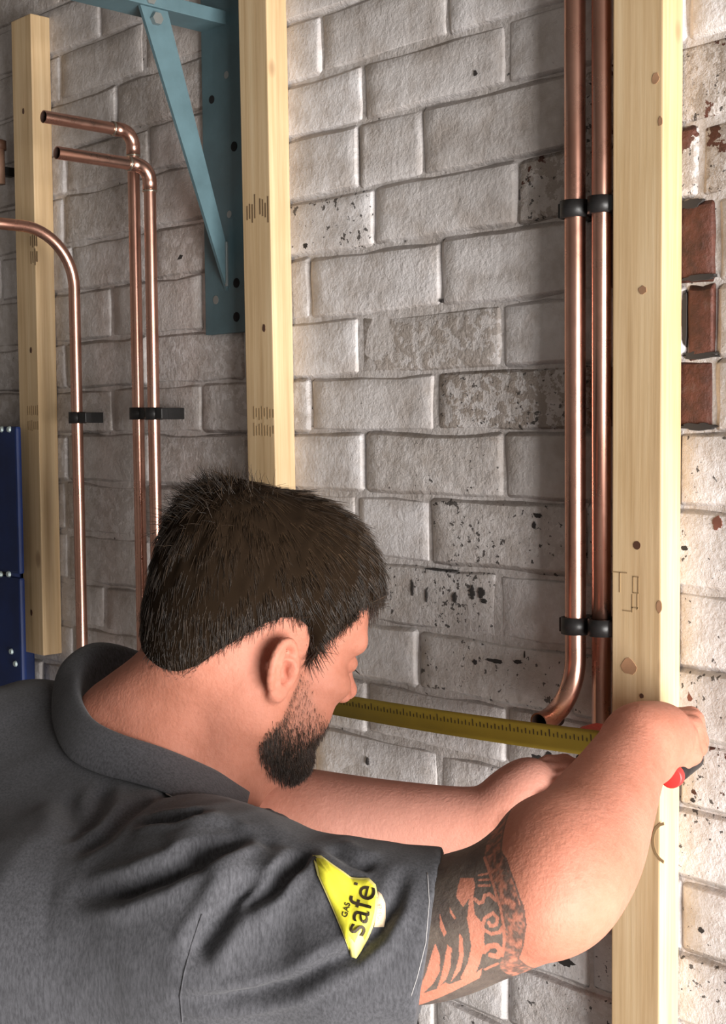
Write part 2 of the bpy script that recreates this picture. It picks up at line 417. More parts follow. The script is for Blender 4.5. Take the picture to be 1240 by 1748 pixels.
on_batten(b3, 'knot', 1126, 1036, D, blob(.006, .012, 5), M_STAIN)
on_batten(b3, 'knot', 1074, 1138, D, blob(.017, .016, 6, 12, .25), M_STAIN)
on_batten(b3, 'knot', 1096, 1188, D, blob(.005, .005, 7), M_KNOT)
strokes(b3, 1073, 992, D, [(-.010, .008, .018, .0012), (-.010, -.002, .0012, .020), (.006, -.003, .0012, .016), (.012, -.003, .0012, .016), (.009, .005, .007, .0012), (.009, -.011, .007, .0012)], M_INKF, 'pencil_mark')
strokes(b3, 1080, 1030, D, [(0, 0, .0012, .018), (.006, .002, .0012, .016), (.003, -.004, .008, .0012), (-.006, -.008, .010, .0012)], M_INKF, 'pencil_mark')
arc = []
for k in range(9):
    a = math.radians(100 + 160 * k / 8); arc.append((.017 * math.cos(a), .021 * math.sin(a)))
arc += [(x * 0.82, z * 0.86) for x, z in reversed(arc)]
on_batten(b3, 'ink_ring', 1138, 1440, D, arc, M_INKF)
rs = random.Random(4)
strokes(b2, 441, 358, D, [(-.022 + .0052 * k, rs.uniform(-.004, .006), .0022, rs.uniform(.016, .034)) for k in range(9) if k != 4], M_INK)
strokes(b2, 451, 722, D, [(-.02 + .0055 * (k % 8), .012 - .022 * (k // 8) + rs.uniform(-.002, .002), .0024, rs.uniform(.010, .018)) for k in range(16)], M_INKF)
strokes(b1, 50, 425, D, [(.005 + .006 * (k % 4), .012 - .026 * (k // 4), .0022, rs.uniform(.014, .026)) for k in range(8)], M_INK)
strokes(b1, 56, 720, D, [(-.014 + .006 * (k % 6), .018 - .024 * (k // 6), .0026, rs.uniform(.012, .018)) for k in range(12)], M_INKF)
for bb, x, y in ((b2, 451, 560), (b1, 40, 190), (b1, 53, 598), (b1, 54, 1046)):
    on_batten(bb, 'screw_hole', x, y, D, blob(.006, .010, x), M_KNOT)

# ------------------------------------------------------------------ copper pipes
def pipe(path, r, label, open_start=False, fittings=()):
    base = np.array(path[-1]) if path[-1][2] < path[0][2] else np.array(path[0])
    root = empty('copper_pipe', tuple(base), label, 'pipe', 'copper pipes on the wall')
    P = [np.array(p) - base for p in path]
    vs, fs = tube(P, r, 22, cap=not open_start)
    if open_start:
        fs.append(tuple(range((len(P) - 1) * 22, len(P) * 22)))
        t = P[1] - P[0]; t /= np.linalg.norm(t)
        v2, f2 = tube([P[0] + t * 0.0005, P[0] + t * 0.012, P[0] + t * 0.03], [r * 0.86, r * .86, r * .86], 22, cap=False)
        mesh('tube', vs, fs, M_COPPER, root, True)
        # wall thickness ring and dark bore
        n = 22; ring = [tuple(v) for v in vs[:n]] + [tuple(v) for v in v2[:n]]
        mesh('cut_rim', ring, [(k, (k + 1) % n, n + (k + 1) % n, n + k) for k in range(n)], M_COPPER, root)
        f2 = [tuple(reversed(f)) for f in f2] + [tuple(range(2 * n, 3 * n))]
        mesh('bore', v2, f2, M_INSIDE, root, True)
    else:
        mesh('tube', vs, fs, M_COPPER, root, True)
    for kind, a, b, rr in fittings:
        v, f = tube([np.array(q) - base for q in (a if kind == 'path' else [a, b])], rr, 22)
        mesh('solder_ring' if kind == 'ring' else 'elbow', v, f, M_SOLDER if kind == 'ring' else M_COPPER, root, True)
    return root
def arc_pts(c, r, a0, a1, axis_u, axis_v, n=14):
    c = np.array(c); u = np.array(axis_u); v = np.array(axis_v)
    return [c + r * (math.cos(a) * u + math.sin(a) * v) for a in np.linspace(a0, a1, n)]
Yn = (0, -1.0, 0); Zu = (0, 0, 1.0)
# pipe 1: swept bend from the left edge, then down
def bent_top(x, y_v, z_h, y_end, R, r, z_bot, label, open_start, fit):
    bend = arc_pts((x, y_v - R, z_h - R), R, math.pi / 2, 0, (0, 1.0, 0), Zu)      # from horizontal to vertical
    path = [(x, y_end, z_h)] + [tuple(p) for p in bend] + [(x, y_v, (z_h + z_bot) / 2), (x, y_v, z_bot)]
    F_ = []
    if fit:
        F_.append(('path', [(x, y_v - R - 0.012, z_h)] + [tuple(p) for p in bend] + [(x, y_v, z_h - R - 0.012)], None, r * 1.16))
        F_.append(('ring', (x, y_v - R - 0.0145, z_h), (x, y_v - R - 0.012, z_h), r * 1.2))
        F_.append(('ring', (x, y_v, z_h - R - 0.012), (x, y_v, z_h - R - 0.0145), r * 1.2))
    return pipe(path, r, label, open_start, F_)
bent_top(-1.7745, -0.042, 1.7965, -0.36, 0.085, 0.0086, 0.05, 'single copper pipe with a wide swept bend, crossing the left batten', False, False)
bent_top(-1.6150, -0.040, 1.9175, -0.182, 0.020, 0.0084, 0.05, 'copper pipe of the left pair whose open end sticks out highest', True, True)
bent_top(-1.5650, -0.048, 1.8610, -0.193, 0.020, 0.0084, 0.05, 'copper pipe of the left pair with the lower open end', True, True)
# right pair
R4 = 0.060
bend4 = arc_pts((-0.8465, -0.03 - R4, 1.262), R4, 0, -math.pi / 2, (0, 1.0, 0), Zu)
pipe([tuple(p) for p in reversed(bend4)] + [(-0.8480, -0.03, 1.75), (-0.8495, -0.03, 2.46)], 0.0108, 'bright copper pipe bending outward just above the yellow tape', True)
pipe([(-0.8195, -0.028, 2.46), (-0.8165, -0.028, 1.75), (-0.8150, -0.028, 1.172)], 0.0098, 'straight copper pipe close beside the right batten')

def clip(x, y, z, r, tail, label):
    """snap-on pipe clip: open collar, foot to the wall, side lug"""
    root = empty('pipe_clip', (x, 0.0, z), label, 'pipe clip', 'black pipe clips')
    bm = bmesh.new(); n = 20; ro, ri, h = r + 0.0042, r + 0.0003, 0.0085
    pr = []
    for k in range(n + 1):
        a = math.radians(-250 + 320 * k / n)
        pr.append((math.cos(a), math.sin(a)))
    rings = []
    for (c, s) in pr:
        rings.append([bm.verts.new((q * c, y + q * s, zz)) for q, zz in ((ri, -h), (ro, -h), (ro, h), (ri, h))])
    for A, B in zip(rings[:-1], rings[1:]):
        for k in range(4): bm.faces.new((A[k], A[(k + 1) % 4], B[(k + 1) % 4], B[k]))
    bm.faces.new(rings[0]); bm.faces.new(rings[-1][::-1])
    bm_obj('collar', bm, M_BLACK, root, True)
    bm = bmesh.new(); add_box(bm, (-0.007, y + r - 0.001, -0.008), (0.007, 0.0035, 0.008), 0.001); bm_obj('foot', bm, M_BLACK, root)
    bm = bmesh.new(); add_box(bm, (ro - 0.003 if tail > 0 else -ro + 0.003 + tail, y - 0.006, -0.0075), (ro + tail if tail > 0 else -ro + 0.003, y + 0.006, 0.0075), 0.0012)
    bm_obj('lug', bm, M_BLACK, root)
zc = lambda px, py, y: float(on_plane(px, py, y)[2])
clip(-1.7745, -0.042, zc(137, 713, -.04), .0086, 0.020, 'black clip on the single bent copper pipe')
clip(-1.6150, -0.040, zc(235, 706, -.04), .0084, 0.012, 'black clip on the left pipe of the middle pair')
clip(-1.5650, -0.048, zc(268, 706, -.05), .0084, 0.014, 'black clip on the right pipe of the middle pair')
clip(-0.8482, -0.03, zc(975, 359, -.03), .0108, -0.005, 'upper black clip on the bright right-hand pipe')
clip(-0.8166, -0.028, zc(1024, 350, -.03), .0098, 0.004, 'upper black clip on the pipe beside the right batten')
clip(-0.8466, -0.03, zc(980, 1067, -.03), .0108, -0.005, 'lower black clip on the bright right-hand pipe')
clip(-0.8152, -0.028, zc(1025, 1071, -.03), .0098, 0.004, 'lower black clip on the pipe beside the right batten')
# capped stub seen at the very left edge
sx = float(on_plane(-6, 260, -0.03)[0])
st = empty('capped_pipe_stub', (sx, -0.03, zc(3, 312, -.03)), 'short brown capped pipe stub cut off by the left edge', 'pipe')
hh = zc(3, 236, -.03) - st.location.z
v, f = tube([(0, 0, 0), (0, 0, hh * .8)], 0.013, 20); mesh('tube', v, f, simple('brown_pipe', (0.23, 0.13, 0.085), 0.5, var=.3), st, True)
v, f = tube([(0, 0, hh * .78), (0, 0, hh * .98), (0, 0, hh)], [.016, .016, .012], 20); mesh('cap', v, f, M_KNOT, st, True)
bm = bmesh.new(); add_box(bm, (-0.008, 0.006, hh * .2), (0.008, 0.034, hh * .4), .001); bm_obj('bracket', bm, M_BLACK, st)

# ------------------------------------------------------------------ teal gallows bracket
br = empty('wall_bracket', (-1.455, 0.0, 1.628), 'teal steel gallows bracket with a slanting strut, beside the middle batten', 'bracket')
def br_box(name, lo, hi, mat=M_TEAL, bev=0.001): return box_obj(name, lo, hi, mat, br, bev)
br_box('wall_plate', (-1.496, -0.008, 1.628), (-1.392, 0.0, 2.30))
poly = [(-0.008, 1.684), (-0.008, 1.744), (-0.098, 2.034), (-0.140, 2.034)]
vs = [(xx - br.location.x, a, b - br.location.z) for xx in (-1.451, -1.446) for a, b in poly]
mesh('strut', vs, [(3, 2, 1, 0), (4, 5, 6, 7)] + [(k, (k + 1) % 4, 4 + (k + 1) % 4, 4 + k) for k in range(4)], M_TEAL, br)
br_box('arm', (-1.4460, -0.62, 2.034), (-1.4410, -0.006, 2.052))
br_box('arm_flange', (-1.492, -0.62, 2.0345), (-1.4465, -0.006, 2.039))
p = on_plane(242, 18, -0.16)
for (y, z) in ((-0.118, 2.020), (-0.128, 2.043)):
    v, f = tube([(-1.4465 - br.location.x, y, z - br.location.z), (-1.4385 - br.location.x, y, z - br.location.z)], 0.008, 6); mesh('bolt', v, f, M_STEEL, br)
for (px, py, w_) in ((404, 483, .0065), (404, 541, .0065), (387, 128, .005), (392, 366, .005), (369, 512, .006), (362, 170, .0055), (400, 250, .0065)):
    p = Vector(on_plane(px, py, -0.008)) - br.location
    m = M_HOLE if px in (404, 400, 362) else M_STEEL
    v, f = tube([(p.x, p.y - 0.0006, p.z), (p.x, p.y + 0.002, p.z)], w_, 14); mesh('bolt_hole' if m is M_HOLE else 'bolt', v, f, m, br)
br_box('weld', (-1.4470, -0.0115, 1.690), (-1.4430, -0.0075, 1.750), M_STEEL, 0.0012)

# ------------------------------------------------------------------ blue steel panel at the left edge
bx1 = float(on_plane(35, 900, -0.056)[0])
bl = empty('storage_panel', (bx1 - 0.2, -0.03, 0.0), 'dark blue enamelled steel storage panel cut off by the left edge', 'storage rack')
ztop, zmid = zc(20, 728, -.056), zc(20, 981, -.056)
box_obj('upright', (-1.994, -0.050, 0.0), (-1.972, -0.010, ztop - 0.01), M_BLUE, bl, 0.003)
box_obj('foot', (-2.30, -0.12, 0.0), (-1.972, -0.010, 0.012), M_BLUE, bl, 0.003)
for nm, za, zb in (('upper_panel', zmid + 0.003, ztop), ('lower_panel', 0.75, zmid - 0.003), ('bottom_panel', 0.12, 0.744)):
    box_obj(nm, (bx1 - 0.42, -0.060, za), (bx1, -0.050, zb), M_BLUE, bl, 0.004)
for (px, py) in ((3, 733), (16, 733), (15, 980), (1, 980), (27, 1133), (20, 1112)):
    p = Vector(on_plane(px, py, -0.060)) - bl.location
    v, f = tube([(p.x, p.y - 0.003, p.z), (p.x, p.y + 0.001, p.z)], [0.004, 0.0055], 12); mesh('rivet', v, f, M_RIVET, bl)

# ================================================================== the person
class Field:
    """signed distance samples on a grid in view space, blended primitive by primitive"""
    def __init__(s, lo, hi, h):
        s.lo = np.array(lo, float); s.h = h
        s.n = np.ceil((np.array(hi) - s.lo) / h).astype(int) + 1
        s.D = np.full(s.n, 0.2, np.float32)
        s.ax = [(s.lo[i] + h * np.arange(s.n[i])).astype(np.float32) for i in range(3)]
    def _reg(s, pts, pad):
        pts = np.atleast_2d(pts); a = np.floor((pts.min(0) - pad - s.lo) / s.h).astype(int); b = np.ceil((pts.max(0) + pad - s.lo) / s.h).astype(int) + 1
        a = np.clip(a, 0, s.n); b = np.clip(b, 0, s.n); sl = tuple(slice(x, y) for x, y in zip(a, b))
        X = s.ax[0][sl[0]][:, None, None]; Y = s.ax[1][sl[1]][None, :, None]; Z = s.ax[2][sl[2]][None, None, :]
        return sl, X, Y, Z
    def _put(s, sl, d, k, op):
        a = s.D[sl]
        if a.size == 0: return
        if op == 'sub': d = -d
        if op == 'sub':
            if k > 0:
                hh = np.maximum(k - np.abs(a - d), 0) / k; s.D[sl] = np.maximum(a, d) + hh * hh * k * 0.25
            else: s.D[sl] = np.maximum(a, d)
        else:
            if k > 0:
                hh = np.maximum(k - np.abs(a - d), 0) / k; s.D[sl] = np.minimum(a, d) - hh * hh * k * 0.25
            else: s.D[sl] = np.minimum(a, d)
    def ell(s, c, r, axes=None, k=0.012, op='add'):
        c = np.asarray(c, float); r = np.asarray(r, float); pad = r.max() + k + 3 * s.h
        sl, X, Y, Z = s._reg(c, pad); X = X - c[0]; Y = Y - c[1]; Z = Z - c[2]
        A = np.eye(3) if axes is None else np.asarray(axes)
        q = [(X * A[i][0] + Y * A[i][1] + Z * A[i][2]) for i in range(3)]
        k0 = np.sqrt(sum((q[i] / r[i]) ** 2 for i in range(3))); k1 = np.sqrt(sum((q[i] / r[i] ** 2) ** 2 for i in range(3))) + 1e-9
        s._put(sl, (k0 * (k0 - 1) / k1).astype(np.float32), k, op)
    def cone(s, a, ra, b, rb, k=0.012, op='add', flat=None):
        a = np.asarray(a, float); b = np.asarray(b, float); f = 1.0 if flat is None else max(1.0, flat[1])
        sl, X, Y, Z = s._reg(np.array([a, b]), max(ra, rb) * f + k + 3 * s.h)
        ba = b - a; bb = ba @ ba + 1e-12; X = X - a[0]; Y = Y - a[1]; Z = Z - a[2]
        h = np.clip((X * ba[0] + Y * ba[1] + Z * ba[2]) / bb, 0, 1)
        dx, dy, dz = X - ba[0] * h, Y - ba[1] * h, Z - ba[2] * h
        if flat is not None:      # stretch cross-section along a unit vector by a factor
            n, fac = np.asarray(flat[0], float), flat[1]; n = n / np.linalg.norm(n)
            t = dx * n[0] + dy * n[1] + dz * n[2]; g = (1 / fac - 1)
            dx, dy, dz = dx + n[0] * t * g, dy + n[1] * t * g, dz + n[2] * t * g
        s._put(sl, (np.sqrt(dx * dx + dy * dy + dz * dz) - (ra + (rb - ra) * h)).astype(np.float32), k, op)
    def chain(s, pts, rs, k=0.012, op='add', flat=None):
        for i in range(len(pts) - 1): s.cone(pts[i], rs[i], pts[i + 1], rs[i + 1], k, op, flat)
    def spline(s, pts, rs, m=6, k=0.003):
        P = np.array(pts); R_ = np.array(rs); out = []; ro = []
        for i in range(len(P) - 1):
            p0, p1, p2, p3 = P[max(i - 1, 0)], P[i], P[i + 1], P[min(i + 2, len(P) - 1)]; r0, r1, r2, r3 = R_[max(i - 1, 0)], R_[i], R_[i + 1], R_[min(i + 2, len(P) - 1)]
            for t in np.arange(m) / m:
                cr = lambda a, b, c, d: 0.5 * (2 * b + (c - a) * t + (2 * a - 5 * b + 4 * c - d) * t * t + (3 * b - a - 3 * c + d) * t ** 3)
                out.append(cr(p0, p1, p2, p3)); ro.append(cr(r0, r1, r2, r3))
        s.chain(out + [P[-1]], ro + [R_[-1]], k)
    def plane(s, p, n, k=0.0):
        """keep the side the normal points away from"""
        n = np.asarray(n, float) / np.linalg.norm(n); p = np.asarray(p, float)
        d = (s.ax[0][:, None, None] - p[0]) * n[0] + (s.ax[1][None, :, None] - p[1]) * n[1] + (s.ax[2][None, None, :] - p[2]) * n[2]
        s.D = np.maximum(s.D, d.astype(np.float32))
    def surface(s):
        D = s.D; I = D < 0
        c = np.zeros(tuple(x - 1 for x in I.shape), np.uint8)
        for i in (0, 1):
            for j in (0, 1):
                for k in (0, 1): c += I[i:I.shape[0] - 1 + i, j:I.shape[1] - 1 + j, k:I.shape[2] - 1 + k]
        act = (c > 0) & (c < 8); idx = np.argwhere(act); vid = np.full(act.shape, -1, np.int32); vid[act] = np.arange(len(idx))
        acc = np.zeros((len(idx), 3)); cnt = np.zeros(len(idx))
        cor = [np.array(q) for q in np.ndindex(2, 2, 2)]
        val = {tuple(q): D[tuple((idx + q).T)] for q in cor}
        for q in cor:
            for a in range(3):
                if q[a]: continue
                q2 = q.copy(); q2[a] = 1; v1 = val[tuple(q)]; v2 = val[tuple(q2)]; m = (v1 < 0) != (v2 < 0)
                t = v1[m] / (v1[m] - v2[m]); pt = np.tile(q.astype(float), (m.sum(), 1)); pt[:, a] += t
                acc[m] += pt; cnt[m] += 1
        Vv = s.lo + s.h * (idx + acc / cnt[:, None])
        faces = []
        for a in range(3):
            b, c2 = (a + 1) % 3, (a + 2) % 3
            s1 = [slice(None)] * 3; s2 = [slice(None)] * 3; s1[a] = slice(0, -1); s2[a] = slice(1, None)
            for ax in (b, c2): s1[ax] = slice(1, -1); s2[ax] = slice(1, -1)
            A = I[tuple(s1)]; B = I[tuple(s2)]; ch = np.argwhere(A != B)
            if not len(ch): continue
            sgn = A[tuple(ch.T)]; base = ch.copy(); base[:, b] += 1; base[:, c2] += 1
            def cell(db, dc):
                q = base.copy(); q[:, b] += db - 1; q[:, c2] += dc - 1; return vid[tuple(q.T)]
            quad = np.stack([cell(0, 0), cell(1, 0), cell(1, 1), cell(0, 1)], 1)
            quad[~sgn] = quad[~sgn][:, ::-1]; faces.append(quad)
        Fq = np.concatenate(faces); Fq = Fq[(Fq >= 0).all(1)]
        return Vv, Fq
def relax(Vv, Fq, it=2, lam=0.5):
    e = np.concatenate([Fq[:, [0, 1]], Fq[:, [1, 2]], Fq[:, [2, 3]], Fq[:, [3, 0]]])
    for _ in range(it):
        s = np.zeros_like(Vv); c = np.zeros(len(Vv))
        for i, j in ((0, 1), (1, 0)):
            for d in range(3): s[:, d] += np.bincount(e[:, i], Vv[e[:, j], d], len(Vv))
            c += np.bincount(e[:, i], minlength=len(Vv))
        Vv = Vv + lam * (s / np.maximum(c, 1)[:, None] - Vv)
    return Vv
def keep_largest(Vv, Fq):
    """drop loose specks: label propagation over faces"""
    lab = np.arange(len(Vv))
    for _ in range(400):
        m = lab[Fq].min(1); new = lab.copy()
        for k in range(4): np.minimum.at(new, Fq[:, k], m)
        new = new[new]
        if (new == lab).all(): break
        lab = new
    big = np.bincount(lab).argmax(); ok = lab == big; mp = np.cumsum(ok) - 1
    return Vv[ok], mp[Fq[ok[Fq].all(1)]]
def vnormals(Vv, Fq):
    fn = np.cross(Vv[Fq[:, 2]] - Vv[Fq[:, 0]], Vv[Fq[:, 3]] - Vv[Fq[:, 1]]); n = np.zeros_like(Vv)
    for k in range(4):
        for d in range(3): n[:, d] += np.bincount(Fq[:, k], fn[:, d], len(Vv))
    return n / (np.linalg.norm(n, axis=1, keepdims=True) + 1e-12)
def fast_mesh(name, Vw, Fq, mat, parent, smooth=True):
    me = bpy.data.meshes.new(name); Fq = np.asarray(Fq, np.int32); m = Fq.shape[1]
    me.vertices.add(len(Vw)); me.vertices.foreach_set('co', np.asarray(Vw, np.float32).ravel())
    me.loops.add(Fq.size); me.loops.foreach_set('vertex_index', Fq.ravel())
    me.polygons.add(len(Fq)); me.polygons.foreach_set('loop_start', np.arange(0, Fq.size, m, dtype=np.int32))
    me.update(calc_edges=True)
    if smooth: me.polygons.foreach_set('use_smooth', np.ones(len(Fq), bool))
    me.materials.append(mat); me.validate()
    o = bpy.data.objects.new(name, me); COL.objects.link(o); o.parent = parent
    return o
def attr(o, name, vals):
    a = o.data.attributes.new(name, 'FLOAT', 'POINT'); a.data.foreach_set('value', np.asarray(vals, np.float32))

# ---- materials
def mat_skin():
    m, nt, b, L = newmat('skin'); p = obj_co(nt)
    n1 = noise_tex(nt, p, 22, 5); n2 = noise_tex(nt, p, 160, 4)
    c = ramp(nt, n1, [(0.3, (0.42, 0.165, 0.106)), (0.7, (0.52, 0.217, 0.150))])
    c = mix(nt, 0.25, c, ramp(nt, n2, [(0.35, (0.80, 0.68, 0.62)), (0.6, (1, 1, 1))]), 'MULTIPLY')
    pal = geo_attr(nt, 'pale'); c = mix(nt, math_n(nt, 'MULTIPLY', pal, 0.55), c, (0.50, 0.265, 0.215))
    ruddy = geo_attr(nt, 'ruddy'); c = mix(nt, math_n(nt, 'MULTIPLY', ruddy, 0.6), c, (0.66, 0.24, 0.17))
    stb = geo_attr(nt, 'stubble'); sn = noise_tex(nt, p, 420, 2)
    c = mix(nt, math_n(nt, 'MULTIPLY', stb, math_n(nt, 'ADD', 0.25, math_n(nt, 'MULTIPLY', sn, 1.0)), clamp=True), c, (0.16, 0.085, 0.058))
    ink = geo_attr(nt, 'ink'); ik = ramp(nt, noise_tex(nt, p, 60, 4), [(0.3, (0.05, 0.052, 0.05)), (0.7, (0.12, 0.108, 0.09))])
    c = mix(nt, math_n(nt, 'MULTIPLY', ink, 0.93), c, ik)
    L.new(c, b.inputs['Base Color']); b.inputs['Roughness'].default_value = 0.6
    b.inputs['Subsurface Weight'].default_value = 0.12; b.inputs['Subsurface Radius'].default_value = (1.0, 0.35, 0.2); b.inputs['Subsurface Scale'].default_value = 0.006
    b.inputs['Specular IOR Level'].default_value = 0.25
    bump(nt, b, math_n(nt, 'ADD', noise_tex(nt, p, 300, 3), math_n(nt, 'MULTIPLY', noise_tex(nt, p, 60, 4), 1.4)), 0.35, 0.0016)
    return m
M_SKIN = mat_skin()
def mat_hair(name, dark, light):
    m, nt, b, L = newmat(name); p = obj_co(nt)
    f = geo_attr(nt, 'tint'); L.new(ramp(nt, f, [(0.0, dark), (1.0, light)]), b.inputs['Base Color'])
    b.inputs['Roughness'].default_value = 0.42; b.inputs['Specular IOR Level'].default_value = 0.4
    return m
M_HAIR = mat_hair('dark_brown_hair', (0.008, 0.005, 0.003), (0.072, 0.042, 0.022))
M_BEARD = mat_hair('brown_beard', (0.014, 0.009, 0.006), (0.16, 0.085, 0.05))
def mat_cloth(name, lo, hi):
    m, nt, b, L = newmat(name); p = obj_co(nt)
    mp = N(nt, 'ShaderNodeMapping', ins={'Scale': (500, 500, 120)}); L.new(p, mp.inputs[0])
    f = noise_tex(nt, mp.outputs[0], 1.0, 4, 0.7); g = noise_tex(nt, p, 7, 3)
    c = ramp(nt, f, [(0.35, lo), (0.65, hi)]); c = mix(nt, 0.35, c, ramp(nt, g, [(0.3, (0.8, 0.8, 0.8)), (0.7, (1, 1, 1))]), 'MULTIPLY')
    L.new(c, b.inputs['Base Color']); b.inputs['Roughness'].default_value = 0.92; b.inputs['Specular IOR Level'].default_value = 0.15
    b.inputs['Sheen Weight'].default_value = 0.12
    bump(nt, b, f, 0.22, 0.0008)
    return m
M_SHIRT = mat_cloth('charcoal_pique_cotton', (0.046, 0.046, 0.051), (0.088, 0.088, 0.097))
M_STITCH = simple('grey_stitching', (0.30, 0.29, 0.29), 0.9)
M_TROUSER = mat_cloth('black_work_cotton', (0.02, 0.02, 0.022), (0.04, 0.04, 0.044))

# ---- head frame (mm: forward, up, towards the right ear)
th, ph, ps = math.radians(30), math.radians(17), math.radians(4)
HO = np.array([-.1063, -.1369, 1.286])
_F = np.array([math.cos(th), 0, math.sin(th)]); _U = np.array([0, 1.0, 0]); _R = np.array([math.sin(th), 0, -math.cos(th)])
HF = math.cos(ph) * _F - math.sin(ph) * _U; _Uv = math.cos(ph) * _U + math.sin(ph) * _F
HR = math.cos(ps) * _R - math.sin(ps) * _Uv; HU = math.cos(ps) * _Uv + math.sin(ps) * _R
HAX = np.array([HF, HU, HR])
def HP(f, u, l): return HO + (f * HF + u * HU + l * HR) / 1000.0
def to_head(P): return (P - HO) @ HAX.T * 1000.0

PB = to_world(V(-640, 1930, 1.28)); PB[2] = 0.0
person = empty('person', tuple(PB), 'person in a charcoal polo shirt leaning in with tape and marker, forearm tattooed', 'person')
person['label'] = 'bearded person in a charcoal polo shirt leaning in to mark the batten'
def W(P): return to_world(P) - PB          # world, relative to the person's base

# ---- body: head, neck, arms and hands as one surface
B = Field((-0.40, -0.50, 0.93), (0.345, 0.02, 1.60), 0.0021)
mm = lambda *a: np.array(a) / 1000.0
def hell(f, u, l, rf, ru, rl, k=12, op='add', rot=None):
    ax = HAX if rot is None else rot
    B.ell(HP(f, u, l), mm(rf, ru, rl), ax, k / 1000, op)
def hcone(a, ra, b, rb, k=12, op='add'): B.cone(HP(*a), ra / 1000, HP(*b), rb / 1000, k / 1000, op)
hell(-2, 58, 0, 101, 84, 77)                       # cranium
hell(-38, 12, 0, 62, 58, 62, 25)                   # occiput
hell(42, 48, 0, 56, 56, 62, 20)                    # forehead
hell(35, -18, 0, 52, 70, 56, 20)                   # face mass
for s_ in (1, -1):
    hcone((2, -48, s_ * 50), 17, (66, -84, s_ * 13), 15, 22)   # jaw
    hcone((6, -10, s_ * 60), 14, (2, -52, s_ * 52), 15, 20)    # ramus
    hell(62, -4, s_ * 46, 25, 17, 17, 18)                      # cheekbone
    hcone((94, 40, s_ * 10), 8, (82, 40, s_ * 44), 9, 14)      # brow ridge
    hell(54, -40, s_ * 34, 25, 24, 20, 20)                     # cheek
hell(70, -82, 0, 17, 16, 22, 16)                   # chin
hcone((91, 30, 0), 7, (111, -6, 0), 8.5, 12)       # nose bridge
hell(111, -8, 0, 10, 9, 10, 6)
for s_ in (1, -1):
    hell(100, -13, s_ * 12, 11, 8, 7, 4)       # nostril wings
    hell(94, 20, s_ * 32, 13, 10, 15, 9, 'sub')    # eye socket
    hell(82, 19, s_ * 31, 13, 11, 14, 3)           # closed lid over the eye
hell(89, -39, 0, 9, 6, 19, 8); hell(86, -51, 0, 9, 6, 16, 8)      # lips
hcone((98, -45.5, -18), 1.6, (98, -45.5, 18), 1.6, 3, 'sub')
hell(103, -19, 7, 6, 2.5, 3, 2, 'sub')
# ears
def ear(s_):
    a = math.radians(26); t = math.radians(-14)
    n = math.cos(a) * HR * s_ + math.sin(a) * HF; e = math.cos(a) * HF - math.sin(a) * HR * s_
    u = HU; e2 = math.cos(t) * e - math.sin(t) * u * -1; e2 = math.cos(t) * e + math.sin(-t) * u * 0 + 0 * e
    up = math.cos(t) * u + math.sin(t) * e; fw = math.cos(t) * e - math.sin(t) * u
    c = HP(-9, -1, s_ * 84); ax = np.array([fw, up, n])
    B.ell(c, mm(17.5, 27.5, 4.0), ax, 0.004)
    B.ell(c - 0.019 * up + 0.003 * fw, mm(9, 11, 4.5), ax, 0.006)              # lobe
    B.cone(HP(3, 0, s_ * 70), 0.012, c + 0.010 * fw, 0.010, 0.008)              # root
    B.ell(c + 0.003 * fw - 0.003 * up + 0.004 * n, mm(8.5, 11, 9), ax, 0.004, 'sub')   # concha
    B.ell(c + 0.004 * fw + 0.0155 * up + 0.005 * n, mm(9, 5, 6.0), ax, 0.003, 'sub')    # upper hollow
    P = []
    for k in range(15):
        q = math.radians(-35 + 250 * k / 14); P.append(c + 0.0165 * math.cos(q) * fw + 0.0262 * math.sin(q) * up + 0.0025 * n)
    B.chain(P, [0.0032] * 15, 0.003)
    P = [c + mm(1)[0] * (x * fw + y * up + 3.5 * n) for x, y in ((-4, 17), (-8.5, 8), (-8.5, -4), (-5, -13))]
    B.chain(P, [0.0026] * 4, 0.004)
    B.ell(c + 0.012 * fw - 0.001 * up + 0.003 * n, mm(4.5, 7, 4), ax, 0.004)     # tragus
ear(1); ear(-1)
# neck and the yoke under the shirt
N0, N1, N2 = HP(-30, -22, 0), V(285, 1262, 1.30), V(205, 1335, 1.315)
B.cone(N0, 0.058, N1, 0.062, 0.03); B.cone(N1, 0.062, N2, 0.074, 0.03)
B.cone(HP(28, -72, 0), 0.040, V(360, 1345, 1.295), 0.050, 0.03)
B.cone(HP(-52, -10, 12), 0.034, V(205, 1225, 1.30), 0.040, 0.02)                 # nape tendons
B.cone(HP(-18, -30, 48), 0.016, V(365, 1345, 1.262), 0.018, 0.03)                # neck muscle
RS, LS = V(405, 1580, 1.09), V(120, 1335, 1.47)
B.cone(N2, 0.07, V(330, 1520, 1.15), 0.055, 0.03); B.cone(N2, 0.07, LS, 0.05, 0.03)
# right arm
B.spline([V(330, 1520, 1.15), RS, V(690, 1592, 1.05), V(830, 1558, 1.022), V(945, 1518, 1.0)], [0.055, 0.056, 0.0535, 0.0485, 0.0450])
B.spline([V(925, 1530, 0.998), V(955, 1505, 1.010), V(990, 1450, 1.055), V(1030, 1378, 1.11), V(1068, 1306, 1.165), V(1092, 1266, 1.192)], [0.0440, 0.0470, 0.0478, 0.0405, 0.0325, 0.0290], k=0.006)
B.ell(V(925, 1462, 1.03), (0.034, 0.038, 0.040), None, 0.03)
B.cone(V(1118, 1300, 1.182), 0.010, V(1126, 1310, 1.186), 0.010, 0.02)        # wrist bone
